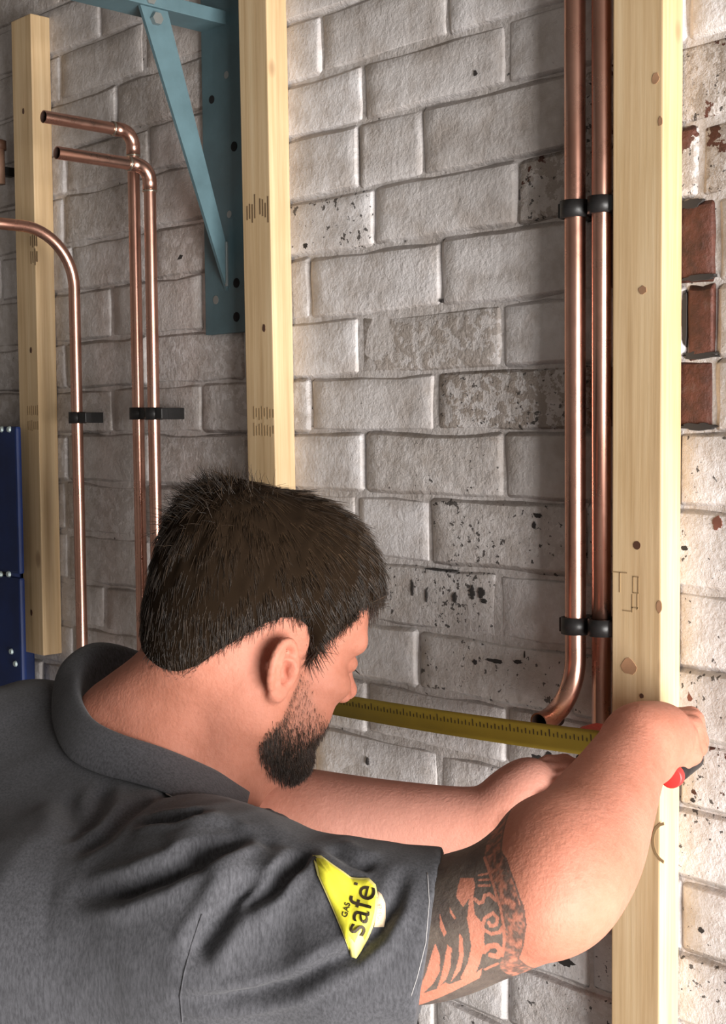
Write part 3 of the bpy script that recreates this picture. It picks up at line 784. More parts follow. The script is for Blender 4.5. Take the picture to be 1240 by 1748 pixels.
# right hand: closing on the marker
B.spline([V(1092, 1268, 1.192), V(1112, 1262, 1.215), V(1132, 1256, 1.235)], [0.0290, 0.0275, 0.0235], k=0.012)
B.ell(V(1128, 1266, 1.222), (0.024, 0.022, 0.026), None, 0.012)
for i, (dz, up, ln, r) in enumerate(((0.0, -10, 0.84, .0088), (.014, 5, .97, .0094), (.028, 16, 1.0, .0096), (.043, 22, .93, .0092))):
    ch = [V(1122, 1243 - up * .7, 1.214 + dz), V(1126 + 58 * ln, 1246 - up, 1.224 + dz), V(1134 + 58 * ln, 1280 - up * .9, 1.222 + dz), V(1131 + 26 * ln, 1303 - up * .7, 1.214 + dz)]
    B.chain(ch, [r * 1.15, r * 1.05, r, r * .88], 0.003)
B.chain([V(1108, 1282, 1.218), V(1134, 1300, 1.245), V(1158, 1304, 1.262), V(1178, 1300, 1.27)], [.015, .0115, .010, .0085], 0.008)     # thumb on the far side
# left arm
LE = V(425, 1382, 1.385)
B.cone(LS, 0.052, LE, 0.046, 0.02)
B.spline([LE, V(520, 1390, 1.385), V(680, 1402, 1.372), V(790, 1402, 1.358), V(845, 1396, 1.35)], [0.044, 0.0425, 0.0365, 0.0295, 0.0265], k=0.010)
# left hand
B.spline([V(845, 1396, 1.35), V(880, 1366, 1.354), V(908, 1342, 1.358)], [0.0265, 0.0290, 0.0250], k=0.010)
B.ell(V(872, 1408, 1.330), (0.0205, 0.0195, 0.018), None, 0.004)                 # ball of the thumb
for i, (dy, dz, ln, r) in enumerate(((-26, .014, .95, .0088), (-13, .002, 1.05, .0094), (2, -.009, 1.0, .0092), (15, -.018, .82, .0084))):
    B.chain([V(906, 1346 + dy, 1.356 + dz), V(905 + 34 * ln, 1331 + dy, 1.362 + dz), V(905 + 62 * ln, 1328 + dy, 1.352 + dz), V(905 + 80 * ln, 1334 + dy, 1.338 + dz)], [r * 1.2, r * 1.08, r, r * .9], 0.003)
B.chain([V(872, 1405, 1.330), V(908, 1392, 1.322), V(935, 1372, 1.322), V(955, 1356, 1.328)], [.015, .0115, .0105, .009], 0.006)  # thumb
bv, bf = keep_largest(*B.surface()); bv = relax(bv, bf, 1, 0.4); del B

# masks on the skin
hl = to_head(bv); Fm, Um, Lm = hl[:, 0], hl[:, 1], hl[:, 2]
sstep = lambda a, b, x: np.clip((x - a) / (b - a), 0, 1) ** 2 * (3 - 2 * np.clip((x - a) / (b - a), 0, 1))
near_head = (np.abs(Lm) < 92) & (Um > -118) & (Fm > -110) & (Fm < 130)
al = np.abs(Lm)
up_line = np.interp(Fm, [-4, 14, 22, 34, 48, 66, 84, 100, 112], [-52, -40, 9, 2, -18, -28, -30, -28, -30])     # upper edge of the beard
lo_line = np.interp(Fm, [-10, 0, 15, 35, 60, 80, 95], [-60, -66, -82, -97, -103, -103, -96])
stub = sstep(0, 16, up_line - Um) * sstep(-6, 6, Um - lo_line) * sstep(-2, 14, Fm) * near_head
lips = (np.exp(-(((Um + 47) / 8) ** 2)) * np.exp(-((Lm / 20) ** 2)) * (Fm > 86)) * near_head
stub = stub * (1 - np.clip(lips * 1.2, 0, 1)); dens = stub * (0.22 + 0.78 * sstep(-35, -75, Um))
# tattoo in arm coordinates: along the upper arm, and round it from the side facing out
A0, A1 = V(690, 1592, 1.05), V(945, 1518, 1.0); adir = (A1 - A0) / np.linalg.norm(A1 - A0)
aout = np.array([0, 0, -1.0]); aout -= adir * (aout @ adir); aout /= np.linalg.norm(aout); aup = np.cross(adir, aout)
if aup[1] < 0: aup = -aup
def arm_uv(P):
    q = P - A0; t = q @ adir; x = q @ aout; y = q @ aup; return t * 1000, np.arctan2(y, x) * 48.0
def refine(Vv, Fq, sel):
    """split the chosen quads 3x3 so the tattoo edge is crisp (neighbours get the same rim points)"""
    me = bpy.data.meshes.new('tmp'); me.from_pydata(Vv.tolist(), [], Fq.tolist()); bm = bmesh.new(); bm.from_mesh(me); bm.faces.ensure_lookup_table()
    es = {e for i in np.flatnonzero(sel) for e in bm.faces[i].edges}
    bmesh.ops.subdivide_edges(bm, edges=list(es), cuts=2, use_grid_fill=True)
    bmesh.ops.triangulate(bm, faces=bm.faces[:])
    bm.verts.ensure_lookup_table(); bm.verts.index_update()
    v = np.array([x.co[:] for x in bm.verts]); f = np.array([[x.index for x in g.verts] for g in bm.faces]); bm.free(); bpy.data.meshes.remove(me)
    return v, f
tv, sv = arm_uv(bv); arm_d = np.linalg.norm((bv - A0) - tv[:, None] / 1000 * adir, axis=1)
zone = (tv > -12) & (tv < 122) & (arm_d < 0.066) & (bv[:, 2] < 1.12)
bv, bf = refine(bv, bf, zone[bf].any(1))
body_bvh = BVHTree.FromPolygons([Vector(v) for v in bv], [tuple(f) for f in bf])
def shoot(bvh, px, py):
    d = Vector(((px - 620) / FPX, -(py - 874) / FPX, 1)).normalized(); h = bvh.ray_cast(Vector((0, 0, 0)), d, 3.0)
    return (np.array(h[0]), np.array(h[1])) if h[0] is not None else (None, None)
def z7(pts): return [(690 + x / 5.391, 1430 + y / 5.391) for x, y in pts]
def uv_of(pts):
    out = []
    for x, y in pts:
        p, _ = shoot(body_bvh, x, y)
        if p is None: p = V(x, y, 1.03)
        t, s = arm_uv(p[None]); out.append((t[0], s[0]))
    return np.array(out)
def in_poly(P, poly):
    x, y = P[:, 0], P[:, 1]; r = np.zeros(len(P), bool); n = len(poly)
    for i in range(n):
        x1, y1 = poly[i]; x2, y2 = poly[(i + 1) % n]
        c = (y1 > y) != (y2 > y); r ^= c & (x < (x2 - x1) * (y - y1) / (y2 - y1 + 1e-12) + x1)
    return r
def seg_dist(P, path):
    d = np.full(len(P), 1e9)
    for a, b in zip(path[:-1], path[1:]):
        ba = b - a; h = np.clip(((P - a) @ ba) / (ba @ ba + 1e-12), 0, 1); d = np.minimum(d, np.linalg.norm(P - a - h[:, None] * ba, axis=1))
    return d
tv, sv = arm_uv(bv); arm_d = np.linalg.norm((bv - A0) - tv[:, None] / 1000 * adir, axis=1)
zi = np.flatnonzero((tv > -20) & (tv < 125) & (arm_d < 0.066) & (bv[:, 2] < 1.12)); Q = np.stack([tv[zi], sv[zi]], 1)
edge = uv_of(z7([(900, 120), (950, 200), (1030, 420), (1110, 650), (1130, 800), (1100, 1000), (1060, 1110)]))
sep = uv_of(z7([(740, 180), (770, 260), (830, 450), (890, 650), (920, 820), (925, 950), (905, 1090), (880, 1200)]))
o1 = np.argsort(edge[:, 1]); o2 = np.argsort(sep[:, 1])
lim = np.interp(Q[:, 1], edge[o1, 1], edge[o1, 0]); sp = np.interp(Q[:, 1], sep[o2, 1], sep[o2, 0])
ink = (Q[:, 0] < lim).astype(float)
leaf = Q[:, 0] > sp
mot = np.array([mnoise.noise((a * .16, b * .16, 2.0)) + 0.6 * mnoise.noise((a * .4, b * .4, 7.0)) for a, b in Q])
ink = np.where(leaf, ink * np.clip(0.62 + 1.1 * mot, 0.12, 0.9), ink)
ink = np.where((Q[:, 0] < lim) & (lim - Q[:, 0] < 1.6), 0.85, ink)
GAPS = [[(600, 640), (650, 700), (700, 760), (740, 800), (740, 1000), (700, 1150), (640, 1290), (560, 1330), (520, 1290), (590, 1150), (620, 1000), (600, 850), (580, 740)],
        [(520, 370), (640, 370), (655, 440), (640, 560), (650, 700), (590, 700), (600, 560), (545, 640), (480, 540)],
        [(290, 970), (330, 1080), (330, 1230), (270, 1340), (130, 1470), (20, 1560), (60, 1490), (200, 1260), (240, 1120)],
        [(400, 980), (440, 1020), (430, 1180), (390, 1300), (300, 1400), (340, 1280), (370, 1150)],
        [(510, 870), (545, 930), (550, 1080), (520, 1220), (430, 1330), (480, 1200), (510, 1080)],
        [(330, 700), (395, 880), (370, 910), (330, 820)], [(420, 640), (480, 740), (465, 755), (425, 690)],
        [(20, 1560), (150, 1440), (300, 1390), (380, 1330), (420, 1350), (540, 1300), (640, 1260), (720, 1200), (700, 1290), (500, 1390), (250, 1500), (60, 1570)]]
for g in GAPS: ink[in_poly(Q, uv_of(z7(g)))] = 0.0
for path, wd in (([(720, 820), (745, 740), (820, 695), (862, 740), (850, 800), (800, 815), (780, 780)], 1.3), ([(740, 850), (800, 885), (880, 870), (915, 815)], 1.3),
                 ([(730, 1050), (780, 1000), (850, 990), (895, 1040), (860, 1095), (800, 1080)], 2.2), ([(650, 565), (690, 600), (725, 590), (745, 530), (790, 520), (845, 575)], 1.3),
                 ([(690, 345), (770, 330)], 0.9), ([(690, 390), (780, 385)], 0.9), ([(690, 440), (790, 440)], 0.9), ([(750, 1210), (860, 1160)], 1.2),
                 ([(740, 180), (770, 260), (830, 450), (890, 650), (920, 820), (925, 950), (905, 1090)], 1.1)):
    ink[seg_dist(Q, uv_of(z7(path))) < wd] = 0.12
INK = np.zeros(len(bv)); INK[zi] = ink
hl = to_head(bv); Fm, Um, Lm = hl[:, 0], hl[:, 1], hl[:, 2]; al = np.abs(Lm)
near_head = (al < 92) & (Um > -118) & (Fm > -110) & (Fm < 130)
up_line = np.interp(Fm, [-4, 14, 22, 34, 48, 66, 84, 100, 112], [-52, -40, 9, 2, -18, -28, -30, -28, -30])
lo_line = np.interp(Fm, [-10, 0, 15, 35, 60, 80, 95], [-60, -66, -82, -97, -103, -103, -96])
stub = sstep(0, 16, up_line - Um) * sstep(-6, 6, Um - lo_line) * sstep(-2, 14, Fm) * near_head
lips = (np.exp(-(((Um + 47) / 8) ** 2)) * np.exp(-((Lm / 20) ** 2)) * (Fm > 86)) * near_head
stub = stub * (1 - np.clip(lips * 1.2, 0, 1)); dens = stub * (0.22 + 0.78 * sstep(-35, -75, Um))
body = fast_mesh('body', W(bv), bf, M_SKIN, person)
tag(body, 'bare skin of head, neck and arms, with a dark tattoo round the right upper arm')
attr(body, 'ink', INK); attr(body, 'stubble', np.clip(stub * (0.45 + 0.55 * sstep(-30, -80, Um)), 0, 1) * 0.85)
attr(body, 'pale', sstep(1.30, 1.34, bv[:, 2]) * sstep(-0.12, 0.0, bv[:, 0]) * (bv[:, 1] < -0.24))
ear_m = np.exp(-((Fm + 12) / 22) ** 2) * np.exp(-(Um / 32) ** 2) * (al > 78)
attr(body, 'ruddy', np.clip(0.5 * ear_m * near_head + lips * 0.8 + 0.5 * np.exp(-((Fm - 112) / 14) ** 2 - ((Um + 8) / 14) ** 2) * near_head, 0, 1))

# ---- strands
def strands(name, paths, rad, tint, mat, parent):
    """paths (n, s, 3) world-relative; three-sided tapering strands in one mesh"""
    n, s, _ = paths.shape
    T = np.gradient(paths, axis=1); T /= np.linalg.norm(T, axis=2, keepdims=True) + 1e-12
    ref = np.array([0.31, 0.77, -0.55]); u = np.cross(T, ref); u /= np.linalg.norm(u, axis=2, keepdims=True) + 1e-9; v = np.cross(T, u)
    tap = np.linspace(1, 0.25, s)[None, :, None] * rad[:, None, None]
    ring = np.stack([paths + tap * (math.cos(a) * u + math.sin(a) * v) for a in (0, 2.094, 4.189)], 2)   # n,s,3,3
    Vv = ring.reshape(-1, 3); base = (np.arange(n) * s * 3)[:, None, None]
    i = np.arange(s - 1)[None, :, None] * 3; k = np.arange(3)[None, None, :]; k2 = (k + 1) % 3
    f = np.stack([base + i + k, base + i + k2, base + i + 3 + k2, base + i + 3 + k], -1).reshape(-1, 4)
    o = fast_mesh(name, Vv, f, mat, parent); attr(o, 'tint', np.repeat(tint, s * 3)); return o
def sample(Vv, Ff, weight, n):
    """n random points on a surface with per-vertex weight; returns points and normals"""
    t = np.concatenate([Ff[:, :3], Ff[:, [0, 2, 3]]]) if Ff.shape[1] == 4 else Ff
    cr = np.cross(Vv[t[:, 1]] - Vv[t[:, 0]], Vv[t[:, 2]] - Vv[t[:, 0]]); ar = np.linalg.norm(cr, axis=1) * weight[t].mean(1); ar /= ar.sum()
    i = RNG.choice(len(t), n, p=ar); a, b = RNG.random(n), RNG.random(n); m = a + b > 1; a[m], b[m] = 1 - a[m], 1 - b[m]
    P = Vv[t[i, 0]] + a[:, None] * (Vv[t[i, 1]] - Vv[t[i, 0]]) + b[:, None] * (Vv[t[i, 2]] - Vv[t[i, 0]])
    return P, cr[i] / (np.linalg.norm(cr[i], axis=1, keepdims=True) + 1e-12)
M_HAIRCAP = M_HAIR.copy(); M_HAIRCAP.name = 'hair_underlayer'; M_HAIRCAP.node_tree.nodes['Principled BSDF'].inputs['Roughness'].default_value = 0.95; M_HAIRCAP.node_tree.nodes['Principled BSDF'].inputs['Specular IOR Level'].default_value = 0.05
# head of hair: a shaped mass, then the strands lying on it
H = Field(HP(0, 70, 0) - 0.21, HP(0, 70, 0) + 0.21, 0.0024)
H.ell(HP(-4, 62, 0), mm(111, 97, 86), HAX, 0.0)
H.ell(HP(26, 68, 0), mm(83, 88, 80), HAX, 0.03)
H.ell(HP(-45, 20, 0), mm(66, 68, 72), HAX, 0.03)
H.ell(HP(-62, -12, 0), mm(42, 42, 56), HAX, 0.02)
H.ell(HP(-70, 100, 0), mm(40, 48, 50), HAX, 0.04)
H.ell(HP(76, 86, 0), mm(22, 24, 50), HAX, 0.02)
XX, YY, ZZ = np.meshgrid(*H.ax, indexing='ij', sparse=True)
g = [(XX - HO[0]) * a[0] + (YY - HO[1]) * a[1] + (ZZ - HO[2]) * a[2] for a in HAX]
gF, gU = g[0] * 1000, g[1] * 1000; gL = np.abs(g[2] * 1000)
line = np.interp(gF, [-125, -106, -94, -84, -72, -54, -32, -18, -5, 8, 17, 22, 29, 36, 47, 62, 80, 95, 125], [-30, -36, -44, -42, -30, 4, 27, 37, 41, 38, 26, 10, 14, 34, 46, 68, 76, 76, 74])
line = line - 10 * np.clip((60 - gL) / 60, 0, 1) * (gF < -60)                 # nape dips at the centre
cut = ((line - gU) / 1000 * 0.5).astype(np.float32)
k = 0.026; hh = np.maximum(k - np.abs(H.D - cut), 0) / k; H.D = np.maximum(H.D, cut) + hh * hh * k * 0.25
hv, hf = keep_largest(*H.surface()); del H, g, gF, gU, gL, cut, line, hh
nrm = vnormals(hv, hf); q = to_head(hv)
hv = hv + nrm * (np.clip((q[:, 1] - 30) / 40, 0, 1) * np.array([0.0022 * mnoise.noise((a * .09, b * .05, c * .09)) for a, b, c in q]))[:, None]
hair = fast_mesh('hair', W(hv), hf, M_HAIR, person); attr(hair, 'tint', np.full(len(hv), 0.10)); hair.data.materials[0] = M_HAIRCAP; tag(hair, 'short dark brown hair, ruffled at the crown')
WH = HP(-62, 148, 0)
def grow(P, nn, length, lift, sway, droop, seg=5, fdir=None):
    out = [P.copy()]; d = None
    for i in range(seg - 1):
        r = out[-1] - WH; r -= nn * (r * nn).sum(1, keepdims=True); r /= np.linalg.norm(r, axis=1, keepdims=True) + 1e-9
        t = r + sway + droop * np.array([0.25, -1.0, 0]); t -= nn * (t * nn).sum(1, keepdims=True); t /= np.linalg.norm(t, axis=1, keepdims=True) + 1e-9
        t = t + nn * (lift * (1 - 1.1 * i / seg))[:, None]
        out.append(out[-1] + t * (length / (seg - 1))[:, None])
    return np.stack(out, 1)
n = 17000
qh = to_head(hv); wgt = np.where(qh[:, 2] > -60, 1.0, 0.35) * np.where((qh[:, 1] < 5), 2.2, 1)
P, nn = sample(hv, hf, wgt, n); P = P - nn * 0.0015; ql = to_head(P)
ln = RNG.uniform(0.014, 0.030, n); ln = np.where(ql[:, 1] < 10, ln * 0.55, ln); ln = np.where((ql[:, 0] > 60), ln * 0.85, ln)
lf = RNG.uniform(0.01, 0.11, n); sw = RNG.normal(0, 0.16, (n, 3))
pth = grow(P, nn, ln, lf, sw, np.full((n, 1), 0.35))
cr_d = np.linalg.norm(P - WH, axis=1)
# ruffled crown and the fringe over the forehead
P2, n2 = sample(hv, hf, np.exp(-((np.linalg.norm(hv - HP(-88, 128, 0), axis=1)) / 0.032) ** 2) + 1e-9, 650)
l2 = RNG.uniform(0.008, 0.024, 650); d2 = n2 * 1.0 + np.array([-0.55, 0.2, 0]) + RNG.normal(0, 0.3, (650, 3)); d2 /= np.linalg.norm(d2, axis=1, keepdims=True)
p2 = np.stack([P2 + d2 * (l2 * t)[:, None] + np.array([0.003, -0.004, 0]) * t * t for t in np.linspace(0, 1, 5)], 1)
P3, n3 = sample(hv, hf, np.exp(-((qh[:, 0] - 100) / 16) ** 2 - ((qh[:, 1] - 74) / 12) ** 2) + 1e-9, 520)
l3 = RNG.uniform(0.010, 0.027, 520); d3 = -HU * 0.9 + HF * 0.15 + n3 * 0.12 + RNG.normal(0, 0.12, (520, 3)); d3 /= np.linalg.norm(d3, axis=1, keepdims=True)
p3 = np.stack([P3 + d3 * (l3 * t)[:, None] for t in np.linspace(0, 1, 5)], 1)
hln = np.interp(qh[:, 0], [-125, -106, -94, -84, -72, -54, -32, -18, -5, 8, 17, 22, 29, 36, 47, 62, 80, 95, 125], [-30, -36, -44, -42, -30, 4, 27, 37, 41, 38, 26, 10, 14, 34, 46, 68, 76, 76, 74])
P4, n4 = sample(hv, hf, np.exp(-(np.maximum(qh[:, 1] - hln - 4, 0) / 8) ** 2) * (nrm @ HU > -0.75) + 1e-9, 3200)
q4 = to_head(P4); b4 = np.clip((-q4[:, 0] + 20) / 40, 0, 1)[:, None]
d4 = -HU * 1.0 + HF * (0.35 - 0.75 * b4) + n4 * 0.10 + RNG.normal(0, 0.16, (3200, 3)); d4 /= np.linalg.norm(d4, axis=1, keepdims=True)
l4 = RNG.uniform(0.005, 0.013, 3200)
p4 = np.stack([P4 + d4 * (l4 * t)[:, None] - n4 * 0.003 * t * t for t in np.linspace(0, 1, 5)], 1)
p2 = np.concatenate([p2, p4])
allp = np.concatenate([pth, p2, p3]); tn = np.concatenate([RNG.beta(1.6, 2.6, n), RNG.beta(1.2, 4, 3850), RNG.beta(2.4, 1.6, 520)])
rad = np.concatenate([RNG.uniform(0.00030, 0.00055, n), np.full(3850, .00030), np.full(520, .00035)])
so = strands('hair_strands', W(allp), rad, tn, M_HAIR, hair); tag(so, kind='stuff')
# beard
P, nn = sample(bv, bf, dens + 1e-9, 9500)
ql = to_head(P); ln = np.interp(ql[:, 1], [-110, -80, -50, -10], [0.0065, 0.006, 0.0035, 0.0018]) * RNG.uniform(0.6, 1.25, len(P))
dr = -HU * 1.0 + HF * 0.35 + nn * 0.75 + RNG.normal(0, 0.22, (len(P), 3)); dr /= np.linalg.norm(dr, axis=1, keepdims=True)
pb = np.stack([P + dr * (ln * t)[:, None] - HU * 0.002 * t * t for t in np.linspace(0, 1, 4)], 1)
be = strands('beard', W(pb), np.interp(ql[:, 1], [-100, -70, -30], [.00040, .0003, .00017]), np.clip(RNG.beta(1.5, 2.2, len(P)) * np.interp(ql[:, 1], [-100, -60, -10], [0.35, 0.8, 1.3]), 0, 1), M_BEARD, person)
tag(be, 'short dark brown beard', kind='stuff')
# eyebrows and lashes
for s_ in (1, -1):
    c0 = np.array([to_head(HP(93 - 12 * t, 45 - 2 * t * t, s_ * (14 + 34 * t))) for t in np.linspace(0, 1, 160)]); tr = RNG.uniform(0, 1, 160)
    st_ = np.stack([HP(94 - 10 * t + RNG.normal(0, 1), 42 + 5 * math.sin(t * 3) + RNG.normal(0, 2), s_ * (12 + 36 * t)) for t in tr])
    dd = np.array([-0.25 * HF + s_ * 0.8 * HR + 0.25 * HU]) + RNG.normal(0, .15, (160, 3))
    bo = strands('eyebrow', W(np.stack([st_ + dd * 0.007 * t for t in np.linspace(0, 1, 3)], 1)), np.full(160, .00028), RNG.uniform(0.2, .7, 160), M_BEARD, person); tag(bo, kind='stuff')
    st_ = np.stack([HP(95.5 - 4 * abs(t), 15 - 1.5 * t * t, s_ * (31 + 11 * t)) for t in np.linspace(-1, 1, 26)])
    bo = strands('eyelash', W(np.stack([st_ + (HF * .005 - HU * .002) * t for t in np.linspace(0, 1, 3)], 1)), np.full(26, .00025), np.full(26, .1), M_BEARD, person); tag(bo, kind='stuff')

# ---- polo shirt
RB = np.array([0.42, -0.30, -0.86]); RB /= np.linalg.norm(RB)
S = Field((-0.86, -0.80, 0.93), (0.12, -0.11, 1.62), 0.0032)
T0, T1, T2 = V(165, 1450, 1.30), V(-150, 1600, 1.285), V(-640, 1900, 1.28)
S.cone(T0, 0.100, T1, 0.130, 0.05, flat=(RB, 1.28)); S.cone(T1, 0.135, T2, 0.138, 0.05, flat=(RB, 1.30))
S.cone(N2, 0.078, V(120, 1430, 1.31), 0.11, 0.06)
S.cone(V(235, 1445, 1.265), 0.080, V(395, 1570, 1.10), 0.084, 0.05)
S.cone(V(60, 1305, 1.385), 0.088, V(-160, 1400, 1.345), 0.12, 0.05)                        # near shoulder slope
S.chain([V(360, 1560, 1.11), V(420, 1580, 1.09), V(600, 1602, 1.06), V(700, 1600, 1.047), V(800, 1582, 1.035)], [0.088, 0.084, 0.0735, 0.0640, 0.0595], 0.02)
S.cone(V(200, 1370, 1.38), 0.085, V(110, 1350, 1.47), 0.080, 0.05); S.cone(V(110, 1350, 1.47), 0.080, V(350, 1395, 1.43), 0.060, 0.03)
S.cone(V(335, 1470, 1.285), 0.070, V(430, 1505, 1.23), 0.065, 0.05)                         # front of chest
S.cone(V(100, 1620, 1.16), 0.11, V(300, 1640, 1.12), 0.085, 0.06)                         # cloth hanging below the arm
sl_n = np.array([0.97, -0.14, -0.12]); S_C = V(738, 1560, 0.992)
d = ((S.ax[0][:, None, None] - S_C[0]) * sl_n[0] + (S.ax[1][None, :, None] - S_C[1]) * sl_n[1] + (S.ax[2][None, None, :] - S_C[2]) * sl_n[2]).astype(np.float32)
S.D = np.where(S.ax[0][:, None, None] > -0.05, np.maximum(S.D, d), S.D); del d
S.cone(HP(-30, -22, 0), 0.064, N1, 0.068, 0.0, 'sub'); S.cone(N1, 0.068, V(255, 1290, 1.305), 0.074, 0.006, 'sub')
S.cone(N1, 0.06, V(372, 1345, 1.292), 0.056, 0.004, 'sub')
S.cone(V(350, 1340, 1.285), 0.052, V(440, 1390, 1.36), 0.05, 0.004, 'sub')
_cp = np.array([V(345, 1380, 1.20), V(225, 1328, 1.185), V(120, 1285, 1.215), V(97, 1235, 1.26), V(94, 1180, 1.315), V(420, 1395, 1.25)]); _cc = _cp.mean(0)
_cn = np.linalg.svd(_cp - _cc)[2][2]; _cn = _cn if _cn @ (HP(0, 0, 0) - _cc) > 0 else -_cn; _nc = V(275, 1270, 1.30)
sl, gx, gy, gz = S._reg(_nc, 0.15); rr_ = np.sqrt((gx - _nc[0]) ** 2 + (gy - _nc[1]) ** 2 + (gz - _nc[2]) ** 2)
pl = (gx - _cc[0]) * _cn[0] + (gy - _cc[1]) * _cn[1] + (gz - _cc[2]) * _cn[2] - 0.009
S.D[sl] = np.where(rr_ < 0.148, np.maximum(S.D[sl], np.minimum(pl, 0.148 - rr_)), S.D[sl]).astype(np.float32)
sv_, sf_ = keep_largest(*S.surface()); sv_ = relax(sv_, sf_, 2, 0.5); del S
sbvh = BVHTree.FromPolygons([Vector(v) for v in sv_], [tuple(f) for f in sf_]); sn = vnormals(sv_, sf_)
def fold(pts, wd, dp, ridge=0.35):
    global sv_
    path = [shoot(sbvh, x, y)[0] for x, y in pts]; path = [p for p in path if p is not None]
    if len(path) < 2: return
    path = np.array(path); near = np.flatnonzero((sv_ > path.min(0) - wd * 5).all(1) & (sv_ < path.max(0) + wd * 5).all(1))
    dd = np.full(len(near), 1e9); tt = np.zeros(len(near)); m = len(path) - 1
    for i in range(m):
        a, b = path[i], path[i + 1]; ba = b - a; h = np.clip(((sv_[near] - a) @ ba) / (ba @ ba), 0, 1); e = np.linalg.norm(sv_[near] - a - h[:, None] * ba, axis=1)
        u = e < dd; dd[u] = e[u]; tt[u] = (i + h[u]) / m
    fade = np.clip(np.minimum(tt, 1 - tt) * 6, 0.0, 1) * 0.85 + 0.15
    disp = fade * dp * (-np.exp(-(dd / wd) ** 2) + ridge * np.exp(-((dd - 2.1 * wd) / wd) ** 2))
    sv_[near] += sn[near] * disp[:, None]
for pts, wd, dp in [([(140, 1527), (214, 1520), (282, 1495), (335, 1467), (387, 1443), (445, 1420)], .0075, .013), ([(240, 1405), (306, 1397), (348, 1388)], .0055, .007),
        ([(330, 1640), (345, 1610), (379, 1564), (403, 1532), (450, 1498)], .008, .012), ([(415, 1562), (464, 1520), (505, 1474)], .0055, .010), ([(470, 1516), (500, 1486), (522, 1455)], .006, .009),
        ([(310, 1704), (383, 1707), (440, 1698), (500, 1682), (555, 1650), (605, 1628), (645, 1590), (672, 1545), (688, 1495)], .0055, .009), ([(318, 1479), (363, 1437), (415, 1404)], .012, .010),
        ([(175, 1338), (165, 1395), (150, 1420)], .008, .005), ([(121, 1455), (181, 1430), (226, 1386), (262, 1360)], .009, .005), ([(110, 1350), (130, 1400), (120, 1440)], .010, .005),
        ([(560, 1445), (600, 1470), (640, 1480)], .006, .006), ([(330, 1500), (420, 1460), (470, 1430)], .007, .006),
        ([(300, 1560), (390, 1620), (520, 1610)], .02, .004), ([(450, 1600), (560, 1560), (620, 1500)], .012, .003)]:
    fold(pts, wd, dp)
sv_ = sv_ + sn * np.array([0.0016 * mnoise.noise((a * 14, b * 14, c * 14)) + 0.0009 * mnoise.noise((a * 37, b * 37, c * 37)) for a, b, c in sv_])[:, None]
shirt = fast_mesh('shirt', W(sv_), sf_, M_SHIRT, person); tag(shirt, 'charcoal grey short-sleeved polo shirt')
sbvh = BVHTree.FromPolygons([Vector(v) for v in sv_], [tuple(f) for f in sf_])
# collar: stand, fold and leaf as one folded band
CT = [(428, 1352, 1.262), (385, 1322, 1.236), (330, 1296, 1.225), (270, 1272, 1.220), (205, 1251, 1.226), (160, 1228, 1.246), (137, 1195, 1.278), (131, 1160, 1.312), (144, 1128, 1.350), (180, 1106, 1.385), (235, 1115, 1.410), (300, 1150, 1.420), (370, 1220, 1.410), (430, 1310, 1.375)]
CB = [(420, 1390, 1.238), (345, 1386, 1.192), (285, 1354, 1.180), (225, 1334, 1.176), (170, 1318, 1.182), (120, 1290, 1.208), (97, 1240, 1.255), (94, 1180, 1.312), (112, 1134, 1.362), (160, 1108, 1.412), (230, 1130, 1.445), (310, 1180, 1.455), (390, 1260, 1.440), (440, 1350, 1.395)]
CI = [(425, 1400, 1.275), (378, 1365, 1.250), (325, 1340, 1.240), (265, 1316, 1.236), (212, 1292, 1.242), (175, 1262, 1.262), (156, 1222, 1.288), (152, 1205, 1.315), (165, 1215, 1.345), (200, 1215, 1.372), (245, 1220, 1.390), (300, 1250, 1.398), (365, 1300, 1.390), (425, 1345, 1.362)]
def dense(R_, m=4):
    P = np.array([V(*r) for r in R_]); out = []
    for i in range(len(P) - 1):
        p0, p1, p2, p3 = P[max(i - 1, 0)], P[i], P[i + 1], P[min(i + 2, len(P) - 1)]
        for t in np.arange(m) / m: out.append(0.5 * ((2 * p1) + (-p0 + p2) * t + (2 * p0 - 5 * p1 + 4 * p2 - p3) * t * t + (-p0 + 3 * p1 - 3 * p2 + p3) * t ** 3))
    return np.array(out + [P[-1]])
CB2 = []
for x, y, z in CB:
    p, _ = shoot(sbvh, x, y)
    CB2.append((x, y, float(np.clip(p[2] - 0.005, z - 0.03, z + 0.03)) if p is not None else z))
ct, cb, ci = dense(CT), dense(CB2), dense(CI); rows = []
cen = ct.mean(0)
for j, t in enumerate((0, 0.5, 0.9)): rows.append(ci + (ct - ci) * t)
outw = cb - ci; outw /= np.linalg.norm(outw, axis=1, keepdims=True)
rows.append(ct + outw * 0.001)
for t in (0.12, 0.35, 0.6, 0.85, 1.0): rows.append(ct + (cb - ct) * t + outw * (0.0045 * math.sin(math.pi * t) + 0.003))
G = np.array(rows); nr, nc = G.shape[:2]; cv = G.reshape(-1, 3)
fc = [(r * nc + c, r * nc + c + 1, (r + 1) * nc + c + 1, (r + 1) * nc + c) for r in range(nr - 1) for c in range(nc - 1)]
collar = mesh('collar', W(cv), fc, M_SHIRT, shirt, True)
md = collar.modifiers.new('t', 'SOLIDIFY'); md.thickness = 0.0022; md.offset = 0
md = collar.modifiers.new('s', 'SUBSURF'); md.levels = md.render_levels = 1
tag(collar, 'turned-down collar of the polo shirt')
def stitch(name, pts, r, lift=0.0008, mat=M_STITCH, parent=shirt, bvh=None):
    pp = []
    for x, y in pts:
        p, nq = shoot(bvh or sbvh, x, y)
        if p is not None: pp.append(W(p + (nq if nq[2] < 0 else -nq) * lift))
    if len(pp) > 1:
        v, f = tube(pp, r, 6); return mesh(name, v, f, mat, parent, True)
